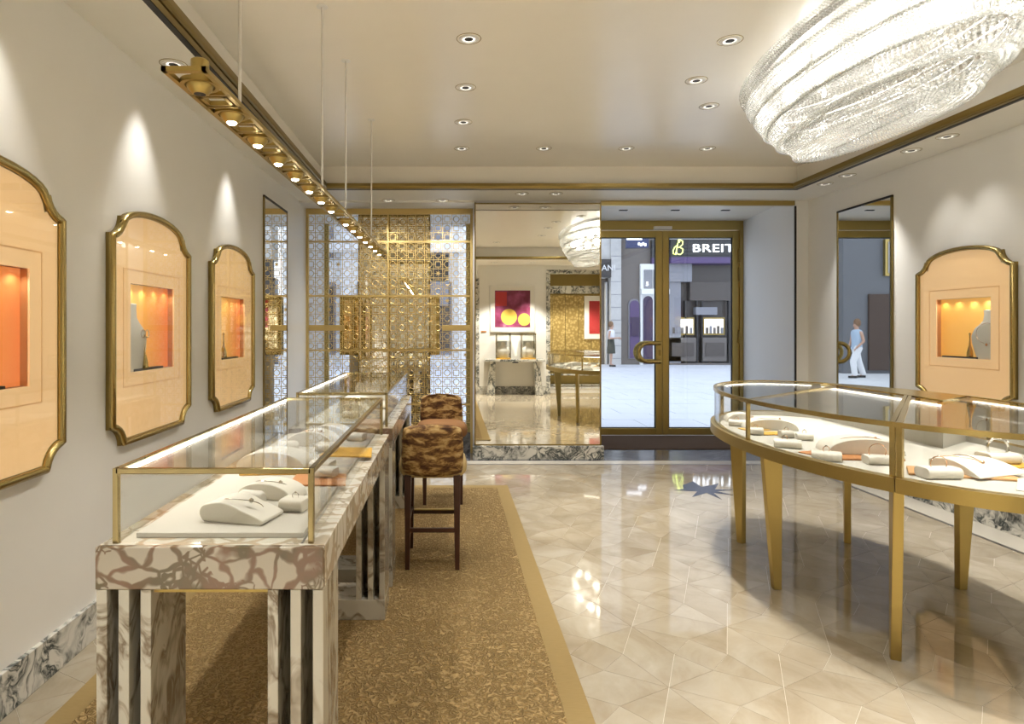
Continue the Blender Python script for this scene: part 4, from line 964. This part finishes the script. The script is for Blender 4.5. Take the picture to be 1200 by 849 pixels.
for ti, (a, b, zt, zb, bu) in enumerate(tiers):
    per = pi*(3*(a+b)-math.sqrt((3*a+b)*(a+3*b))); nc = int(per/0.0245); items = []
    rows = 9
    nxt = tiers[ti+1] if ti < 4 else None
    fine = np.linspace(0, 2*pi, 1441); seg = np.hypot(np.diff(a*np.cos(fine)), np.diff(b*np.sin(fine))); cum = np.concatenate([[0], np.cumsum(seg)])
    ths = np.interp(np.arange(nc)/nc*cum[-1], cum, fine)
    for k in range(nc):
        th = float(ths[k])
        cx, cy = cos(th), sin(th)
        nrm = Vector((cx/a, cy/b)).normalized()
        prev = None
        pts = []
        for r in range(rows+1):
            q = r/rows; ang = -0.35*pi+q*1.0*pi
            off = bu*cos(ang*0.98-0.15*pi*0)-bu*0.4; z = zt+(zb-zt)*q
            pts.append(Vector((a*cx+nrm.x*off, b*cy+nrm.y*off, z)))
        for r in range(rows):
            mid = (pts[r]+pts[r+1])/2+Vector((random.uniform(-.002, .002), random.uniform(-.002, .002), 0)); d = pts[r+1]-pts[r]
            items.append((mid, d+Vector((random.uniform(-.3, .3)*d.length,)*3)*.4, d.length*0.95, 0.0195))
        # underside row bridging to the next tier
        ta, tb_ = (nxt[0], nxt[1]) if nxt else (0.02, 0.45)
        steps = 2 if nxt else 7
        for s in range(steps):
            f = (s+.5)/steps; e = (s+1)/steps
            p = Vector((a*cx+nrm.x*-bu*.2, b*cy-nrm.y*bu*.2, zb)); q2 = Vector((ta*cx, tb_*cy, zb+(0.02 if nxt else -0.012)))
            if s > 3 and k % 2: continue
            m_ = p.lerp(q2, f); dd = (q2-p)/steps
            if dd.length > 0.004: items.append((m_, dd, dd.length*.9, 0.018))
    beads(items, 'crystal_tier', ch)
    ering(a-0.05, b-0.05, a-0.058, b-0.058, zt-0.006, zt, 0, 360, 60).build('frame_ring', WHITE, ch)
MB().prism([(0.36*x, 1.08*y) for x, y in full], -0.03, -0.001).build('ceiling_plate', NICKEL, ch)
for k in range(10):
    an = 2*pi*(k+.5)/10; x, y, f, z = 0.20*cos(an), 0.78*sin(an), 1.0, -0.13
    MB().lathe([(.001, -.022), (.010, -.016), (.013, 0), (.010, .018), (.007, .03)], 12, c=(x*f, y, z)).build('bulb', REFL, ch, smooth=60)
    MB().tube([(x*f, y, z+.03), (x*f, y, -0.02)], .006, 6).build('bulb_stem', NICKEL, ch)
    point(ch, (x*f, y, z-0.05), P_CHAND/10*1.0, 0.06, (1, .98, .95))

# ------------------------------------------------------------------ rear of the shop (seen in the mirror)
ct = thing('console_table', 'veined marble console table below the framed picture, seen in the mirror', 'console', (1.43, YB+0.20, 0))
box(-0.65, 0.65, -0.19, 0.20, 0.74, 0.79).build('top', ARAB, ct, bevel=0.003)
for s in (-1, 1):
    MB().taper((s*0.53, 0, 0), 0.17, 0.30, (s*0.48, 0, 0.74), 0.11, 0.26).build('leg', ARAB, ct, bevel=0.01)
MB().cbox((0.0, 0.19, 0.725), (0.13, 0.02, 0.03)).build('key_plate', BLACK, ct)
for k, x in enumerate((1.18, 1.73)):
    t = thing('bust_case', f'{"right-hand" if k else "left-hand"} glass box holding a white bust on the console, as seen in the mirror', 'glass box', (x, YB+0.2, 0.79), group='bust boxes on the console')
    box(-.155, .155, -.13, .13, 0, .03).build('base', MUST, t)
    for sx in (-1, 1):
        for sy in (-1, 1): box(sx*.15-.008, sx*.15+.008, sy*.125-.008, sy*.125+.008, .03, .56).build('post', GOLDP, t)
        box(sx*.15-.002, sx*.15+.002, -.12, .12, .03, .55).build('pane', GLASS, t); box(-.142, .142, sx*.125-.002, sx*.125+.002, .03, .55).build('pane', GLASS, t)
    box(-.16, .16, -.135, .135, .55, .565).build('lid', GOLDP, t)
    b = thing('necklace_bust', f'white bust inside the {"right-hand" if k else "left-hand"} glass box on the console', 'bust', (x, YB+.2, .8201), pi, 'console busts')
    bust(b, None, 0.95).build('torso', BUSTM, b, smooth=60)
af = thing('framed_picture', 'square framed picture in dark red with yellow shapes above the console, seen in the mirror', 'picture', (1.405, YB, 1.905))
box(-.51, .51, 0.0, .03, -.53, .53).build('frame', NICKEL, af, bevel=.003); MATW = mat('picture mount', (0.72, 0.70, 0.64), 0.7)
box(-.49, .49, 0.03, .033, -.51, .51).build('mount', MATW, af)
ART = mat('dark red print', (0.16, 0.02, 0.05), .5); base(ART, ramp(ART, noise(ART, coords(ART), 4.0, 5), [(.4, (0.17, 0.015, 0.05)), (.62, (0.32, 0.06, 0.16)), (.75, (.5, .45, .48))]))
box(-.395, .395, .033, .036, -.41, .41).build('print', ART, af)
RED = mat('print red', (0.42, 0.03, 0.03), .5); YEL = mat('print yellow', (0.80, 0.54, 0.10), .5)
box(-.38, -.13, .036, .0375, .06, .38).build('red_block', RED, af)
for x, z, r in ((.26, -.24, .14), (-.08, -.18, .18)):
    MB().prism([(x+r*cos(2*pi*k/24), z+r*sin(2*pi*k/24)) for k in range(24)], .036, .0376, lambda a, b, c: (a, c, b)).build('yellow_disc', YEL, af)
tag(box(.70, .82, YB, YB+.012, 1.38, 1.41).build('wall_plaque', TERRA), 'small brown plaque on the wall left of the framed picture in the mirror', 'plaque')
t = thing('framed_picture', 'red picture in pale frame on the golden niche wall, seen in the mirror', 'picture', (3.72, -2.07, 1.75))
box(-.28, .28, 0, .03, -.55, .55).build('frame', MATW, t); box(-.16, .16, .03, .034, -.42, .42).build('print', RED, t)

# ------------------------------------------------------------------ street outside
PAVE = mat('pale street paving', (0.66, 0.68, 0.72), 0.5)
base(PAVE, mixc(PAVE, noise(PAVE, coords(PAVE), 0.8, 5), (0.58, 0.61, 0.66), (0.75, 0.77, 0.80)))
PAVJ = mat('paving joint', (0.42, 0.44, 0.48), 0.8)
pv = struct(box(-14, 18, YD+0.1, 40, -0.2, -0.03), 'ground_street', PAVJ)
far = MB()
for j in range(24):
    for i in range(20):
        x = -7.0+0.95*i+(0.47 if j % 2 else 0); y = YD+0.12+0.72*j
        q = box(x, x+.938, y, y+.708, -0.05, -0.012+0.001*((i*7+j*3) % 3))
        if 0.18 < (x+.5)/y < 0.5 and j < 14: q.build('paving_slab', PAVE, pv)
        else: far.add(q.v, q.f)
far.build('paving_field', PAVE, pv, kind='stuff')
YF = 25.4
def sx(px): return (px-527)*YF/730
def sz(py): return 1.45+(386-py)*YF/730
def fb(px0, px1, py0, py1, y0=0.0, y1=0.5):          # block on the far façade from photo directions on that plane
    return box(sx(px0)-10, sx(px1)-10, YF+y0-25, YF+y1-25, max(-.03, sz(py1)), sz(py0))
LIME = mat('limestone facade', (0.50, 0.49, 0.46), 0.6); base(LIME, mixc(LIME, noise(LIME, coords(LIME), 5, 5), (.42, .41, .39), (.58, .57, .54)))
TAUPE = mat('taupe stone', (0.15, 0.13, 0.115), 0.5); DTAUP = mat('dark bronze shopfront', (0.075, 0.06, 0.05), 0.35)
PURP = mat('deep purple', (0.035, 0.018, 0.06), 0.4); PURPL = mat('purple band', (0.09, 0.055, 0.15), 0.5)
SIGND = mat('dark sign board', (0.030, 0.026, 0.025), 0.4); GREY = mat('grey stone pilaster', (0.24, 0.24, 0.26), 0.6)
RIB = mat('ribbed dark fascia', (0.045, 0.045, 0.045), 0.5)
SIGNW = mat('lit white lettering', (1, 1, 1), .5, emit=(0.9, 0.93, 1.0), es=1.1)
SIGNY = mat('lit yellow-green emblem', (1, 1, .4), .5, emit=(0.72, 0.95, 0.14), es=0.8)
LITW = mat('lit shop window', (1, 1, 1), .5, emit=(1.0, 0.90, 0.72), es=0.7)
NAVY = mat('navy sign', (0.03, 0.04, 0.11), .4)
bs = thing('watch_shop', 'dark shopfront across the street with lit white sign lettering and two bright windows', 'building', (10, 25, 0))
fb(785, 930, 60, 440, 0.6, 1.2).build('wall', DTAUP, bs)
fb(785, 930, 281, 302, -0.1, 0.7).build('fascia', RIB, bs)
for k in range(5): fb(785, 930, 282+4*k, 283.4+4*k, -0.14, -0.1).build('fascia_rib', SIGND, bs)
fb(785, 930, 302, 309, -0.15, 0.7).build('purple_band', PURPL, bs)
fb(785, 800, 309, 440, 0.2, 0.9).build('pilaster', GREY, bs); fb(785, 812, 309, 330, 0.1, 0.9).build('capital', GREY, bs)
fb(785, 930, 60, 281, 0.0, 1.0).build('upper_wall', LIME, bs)
fb(812, 930, 330, 352, 0.3, 0.8).build('transom', DTAUP, bs)
for a, b in ((789, 815), (829, 851), (868, 895)):
    w = fb(a-2, b+2, 372, 393, 0.3, 0.6).build('window', GOLDD, bs); fb(a, b, 374, 391, 0.26, 0.3).build('pane', LITW, w)
    for k in range(5): 
        q = a+(b-a)*(k+.5)/5; fb(q-1.4, q+1.2, 384-2*(k % 2), 391, 0.18, 0.26).build('display_item', (DTAUP, GREY, TAUPE)[k % 3], w)
    fb(a-3, b+3, 396, 424, 0.2, 0.6).build('counter', TAUPE, bs); fb(a, b, 402, 418, 0.16, 0.2).build('drawer_panel', DTAUP, bs)
fb(818, 843, 360, 369, 0.2, 0.5).build('hanging_sign', GREY, bs)
for x in (806, 820, 826, 858): fb(x, x+1.6, 352, 430, 0.3, 0.5).build('mullion', SIGND, bs)
fb(785, 930, 426, 440, 0.0, 0.7).build('plinth', TAUPE, bs)
textobj('sign_lettering', 'BREITLING', 0.46, SIGNW, (sx(809)-10, YF-25-0.16, sz(296)), (pi/2, 0, 0), bs, 0.03, bold=-0.004, space=1.06).scale = (1.42, 1, 1)
em = MB()                                              # script emblem: stem with two loops
def emb(u, v): return (sx(787.5)-10+u*0.45, YF-25-0.16, sz(299)+v*0.60)
em.tube([emb(*p) for p in ((.22, -.02), (.30, .35), (.40, .75), (.52, 1.02), (.58, .9), (.5, .8))], .021, 6)
em.tube([emb(*p) for p in ((.40, .95), (.62, 1.0), (.85, .88), (.82, .68), (.60, .52), (.38, .48), (.62, .48), (.86, .36), (.84, .14), (.62, .0), (.40, .02), (.30, .12))], .021, 6)
em.tube([emb(*p) for p in ((.36, .62), (.12, .5), (-.04, .25), (-.02, .05), (.12, .0), (.28, .2))], .021, 6)
em.build('sign_emblem', SIGNY, bs, smooth=60)
cs_ = thing('corner_shop', 'taupe shopfront across the street with arched purple recesses and white doorway', 'building', (10, 25, 0))
fb(728, 784, 60, 440, 0.3, 1.0).build('wall', TAUPE, cs_)
def archp(px0, px1, py0, py1, y0, y1, m, nm):
    xa, xb, za, zb = sx(px0)-10, sx(px1)-10, max(0, sz(py1)), sz(py0); r = (xb-xa)/2
    p = [(xa, za), (xb, za)]+[((xa+xb)/2+r*cos(a), zb-r+r*sin(a)) for a in [pi*k/12 for k in range(13)]]
    return MB().prism(p, YF+y0-25, YF+y1-25, lambda x, z, y: (x, y, z)).build(nm, m, cs_)
archp(738.5, 752, 350, 421, 0.24, 0.3, GREY, 'arch_frame'); archp(740, 751, 352, 420, 0.2, 0.24, PURPL, 'arch_recess'); fb(741, 751, 372, 394, 0.16, 0.2).build('purple_panel', PURP, cs_)
fb(765, 784, 281, 302, 0.1, 0.3).build('fascia', RIB, cs_); fb(765, 784, 302, 309, 0.1, 0.3).build('purple_band', PURPL, cs_)
fb(752, 784, 309, 440, 0.15, 0.3).build('door_surround', WHITE, cs_)
fb(756, 765.5, 316, 338, 0.1, 0.15).build('transom_light', GREY, cs_); fb(767, 782, 316, 338, 0.1, 0.15).build('transom_light', GREY, cs_)
fb(751, 784, 339, 345, -0.1, 0.15).build('canopy', WHITE, cs_)
archp(755, 766, 347, 427, 0.1, 0.15, PURP, 'door_leaf'); archp(773, 782.5, 347, 427, 0.1, 0.15, PURP, 'door_leaf')
fb(727, 752, 281, 294, -0.9, -0.7).build('blade_sign', NAVY, cs_); fb(727, 744, 283, 285, -0.94, -0.9).build('sign_bar', SIGNW, cs_)
for k in range(4): fb(740+k*2.4, 741.6+k*2.4, 288+(k % 2), 291+(k % 2), -0.93, -0.9).build('sign_mark', SIGNW, cs_)
textobj('door_number', '5', 0.22, SIGNW, (sx(757)-10, YF-25-0.0, sz(335)), (pi/2, 0, 0), cs_, 0.02)
ms = thing('limestone_shop', 'pale limestone shopfront across the street left of the doors with dark name board', 'building', (6, 25, 0))
def fb2(a, b, c, d, e, f): return box(sx(a)-6, sx(b)-6, YF+e-25, YF+f-25, max(-.03, sz(d)), sz(c))
fb2(716, 728, 60, 440, 0.0, 1.0).build('pier', LIME, ms); fb2(640, 728, 60, 304, 0.1, 1.0).build('upper_wall', LIME, ms)
fb2(640, 716, 304, 325, -0.05, 0.4).build('name_board', SIGND, ms); fb2(640, 716, 325, 440, 0.5, 1.0).build('shop_window', DTAUP, ms)
fb2(703, 705.5, 336, 430, 0.3, 0.5).build('light_column', LITW, ms); fb2(712, 714, 330, 430, 0.3, 0.5).build('mullion', LIME, ms)
for k in range(9): fb2(716, 728, 300+15*k, 300.6+15*k, -0.01, 0.0).build('stone_joint', GREY, ms)
textobj('name_lettering', 'ANI', 0.34, WHITE, (sx(704.5)-6, YF-25-0.07, sz(317.5)), (pi/2, 0, 0), ms, 0.01)
# buildings seen through the lattice and in the right-hand mirror
lb = thing('arcade_building', 'pale stone building across the street glimpsed through the gold screen', 'building', (-4, YF, 0))
box(-10, 7.6, 0.4, 1.2, -.03, 9).build('wall', WHITE, lb)
for k in range(7):
    x = -9.4+2.4*k
    w = box(x, x+1.5, 0.28, 0.4, 0.4 if k % 2 else 0.0, 3.4).build('window', SIGND if k % 3 == 1 else GREY, lb)
    box(x+.1, x+1.4, 0.22, 0.28, 0.6, 3.2).build('pane', DTAUP if k % 2 else GREY, w)
    box(x+.1, x+1.4, 0.3, 0.4, 4.4, 6.6).build('upper_window', GREY, lb)
    box(x+1.75, x+2.15, 0.15, 0.4, -.03, 9).build('pilaster', WHITE, lb)
box(-10, 7.6, 0.0, 0.4, 4.6, 5.1).build('fascia', WHITE, lb)
box(3.1, 3.95, 0.1, 0.3, 3.45, 4.5).build('shutter', BLACK, lb); box(3.1, 3.95, 0.1, 0.3, 2.4, 3.4).build('shutter', GREY, lb)
GREYD = mat('blue grey plaster', (0.12, 0.125, 0.14), 0.6)
rb = thing('bronze_shop', 'blue-grey shopfront with gold framed windows reflected in the right-hand mirror', 'building', (-8.2, 20.5, 0))
box(-3.2, 3.2, 0.0, 0.6, -.03, 9).build('wall', GREYD, rb)
BRN = mat('brown woven cladding', (0.06, 0.035, 0.025), 0.7)
box(0.4, 2.4, -0.08, 0.0, 0.1, 2.6).build('cladding', BRN, rb)
for x, z0, z1, m in ((-1.6, 0.9, 2.3, GREY), (0.6, 3.2, 4.4, LIME), (-1.0, 2.9, 3.4, GOLDD)):
    w = box(x, x+1.3, -0.12, 0.0, z0, z1).build('window', GOLD, rb); box(x+.09, x+1.21, -0.15, -.12, z0+.09, z1-.09).build('pane', m, w)

# ------------------------------------------------------------------ people in the street
SKIN = mat('skin', (0.45, 0.27, 0.19), 0.5); HAIR = mat('light brown hair', (0.16, 0.085, 0.04), 0.6)
DGRN = mat('dark olive dress', (0.035, 0.04, 0.03), 0.8); WTROU = mat('white cotton', (0.72, 0.73, 0.76), 0.8); TEAL = mat('pale blue shirt', (0.36, 0.46, 0.58), 0.8)
def skinbody(name, J, E, parent, m):
    bm = bmesh.new(); lay = bm.verts.layers.skin.verify(); vv = []
    for k, j in enumerate(J):
        v = bm.verts.new(j[0]); v[lay].radius = j[1] if isinstance(j[1], tuple) else (j[1], j[1]); v[lay].use_root = k == 0; vv.append(v)
    for p, q in E: bm.edges.new((vv[p], vv[q]))
    me = bpy.data.meshes.new(name); bm.to_mesh(me); bm.free(); me.materials.append(m)
    o = bpy.data.objects.new(name, me); COL.objects.link(o); o.parent = parent
    mo = o.modifiers.new('skin', 'SKIN'); mo.use_smooth_shade = True
    s = o.modifiers.new('sub', 'SUBSURF'); s.levels = 1; s.render_levels = 2
    return o
def person(x, y, rz, label, stride, bend, top, bottom, dress):
    t = thing('person', label, 'person', (x, y, -0.012), rz, None)
    s = stride
    J = [((0, 0, .93), (.14, .10)), ((0, 0, 1.12), (.125, .09)), ((0, 0, 1.32), (.16, .10)), ((0, 0, 1.43), (.06, .06)), ((0, -.01, 1.50), .05), ((0, -.02, 1.575), (.072, .088)), ((0, -.015, 1.66), (.068, .08)),
         ((-.09, 0, .88), .085), ((-.10, -s*.5, .50), .058), ((-.10, -s*.35, .09), .036), ((-.10, -s*.35-.14, .035), .03),
         ((.09, 0, .88), .085), ((.10, s*.35, .50), .058), ((.10, s*.75, .10), .036), ((.10, s*.75-.13, .035), .03),
         ((-.19, 0, 1.37), .052), ((-.235, .02+.1*s, 1.10), .040), ((-.22, -.08-bend*.18, .90+bend*.22), .030), ((-.20, -.12-bend*.22, .83+bend*.30), .028),
         ((.19, 0, 1.37), .052), ((.235, .02-.1*s, 1.10), .040), ((.22, -.05-bend*.18, .90+bend*.22), .030), ((.20, -.09-bend*.22, .83+bend*.30), .028)]
    E = [(0, 1), (1, 2), (2, 3), (3, 4), (4, 5), (5, 6), (0, 7), (7, 8), (8, 9), (9, 10), (0, 11), (11, 12), (12, 13), (13, 14), (2, 15), (15, 16), (16, 17), (17, 18), (2, 19), (19, 20), (20, 21), (21, 22)]
    b = skinbody('body', J, E, t, SKIN)
    for hx, hi in ((-.20, 18), (.20, 22)):                # fingers
        hp = Vector(J[hi][0])
        for k in range(5):
            L = (.05, .075, .08, .075, .06)[k]; u = (k-2)*.016
            d = Vector((0, -.5, -.85)).normalized() if k else Vector((-.6 if hx > 0 else .6, -.5, -.5)).normalized()
            MB().tube([hp+Vector((u*.4, u*.6, -.01)), hp+Vector((u*.4, u*.6, 0))+d*L*.6, hp+Vector((u*.4, u*.6, -.01))+d*L], [.009, .008, .006], 5).build('finger', SKIN, b)
    hd = MB().lathe([(.001, .135), (.05, .12), (.082, .07), (.09, .0), (.085, -.06), (.06, -.10)], 14, 1, 1.12, (0, 0.012, 1.645), close=False)
    hd.build('hair', HAIR, t, smooth=60)
    for xx in (-.028, .028): MB().lathe([(.001, -.008), (.008, 0), (.001, .008)], 6, c=(xx, -.098, 1.60)).build('eye', BLACK, t)
    MB().taper((0, -.098, 1.555), .022, .03, (0, -.098, 1.60), .01, .012).build('nose', SKIN, t)
    MB().cbox((0, -.094, 1.533), (.04, .012, .008)).build('mouth', TERRA, t)
    if dress:
        MB().lathe([(.22, .52), (.205, .75), (.175, .95), (.145, 1.12), (.18, 1.30), (.15, 1.40), (.07, 1.435)], 18, 1, .72, close=False).build('dress', bottom, t, smooth=60)
        MB().lathe([(.175, 1.08), (.195, 1.22), (.205, 1.34), (.16, 1.42), (.07, 1.45)], 18, 1, .68, close=False).build('top', top, t, smooth=60)
    else:
        MB().lathe([(.185, .86), (.175, 1.05), (.195, 1.25), (.205, 1.36), (.16, 1.43), (.07, 1.46)], 18, 1, .66, close=False).build('shirt', top, t, smooth=60)
        for side, i0 in ((-1, 7), (1, 11)):
            p = [Vector(J[i0+k][0]) for k in range(3)]
            MB().tube([p[0]+Vector((0, 0, .05)), p[1], p[2]], [.112, .085, .075], 12).build('trouser_leg', bottom, t, smooth=60)
    for i0 in (9, 13):
        p = Vector(J[i0][0]); MB().prism(rrect(p.x-.045, p.x+.045, p.y-.19, p.y+.06, .035), .012, .075).build('shoe', BLACK, t)
    return t
person(6.27, 24.2, radians(60), 'person in a pale top and dark olive dress standing on the street', 0.05, 1.0, WTROU, DGRN, True)
person(-4.2, 18.6, radians(90), 'person in white trousers and pale blue shirt walking past, reflected in right-hand mirror', 0.35, 0.2, TEAL, WTROU, False)
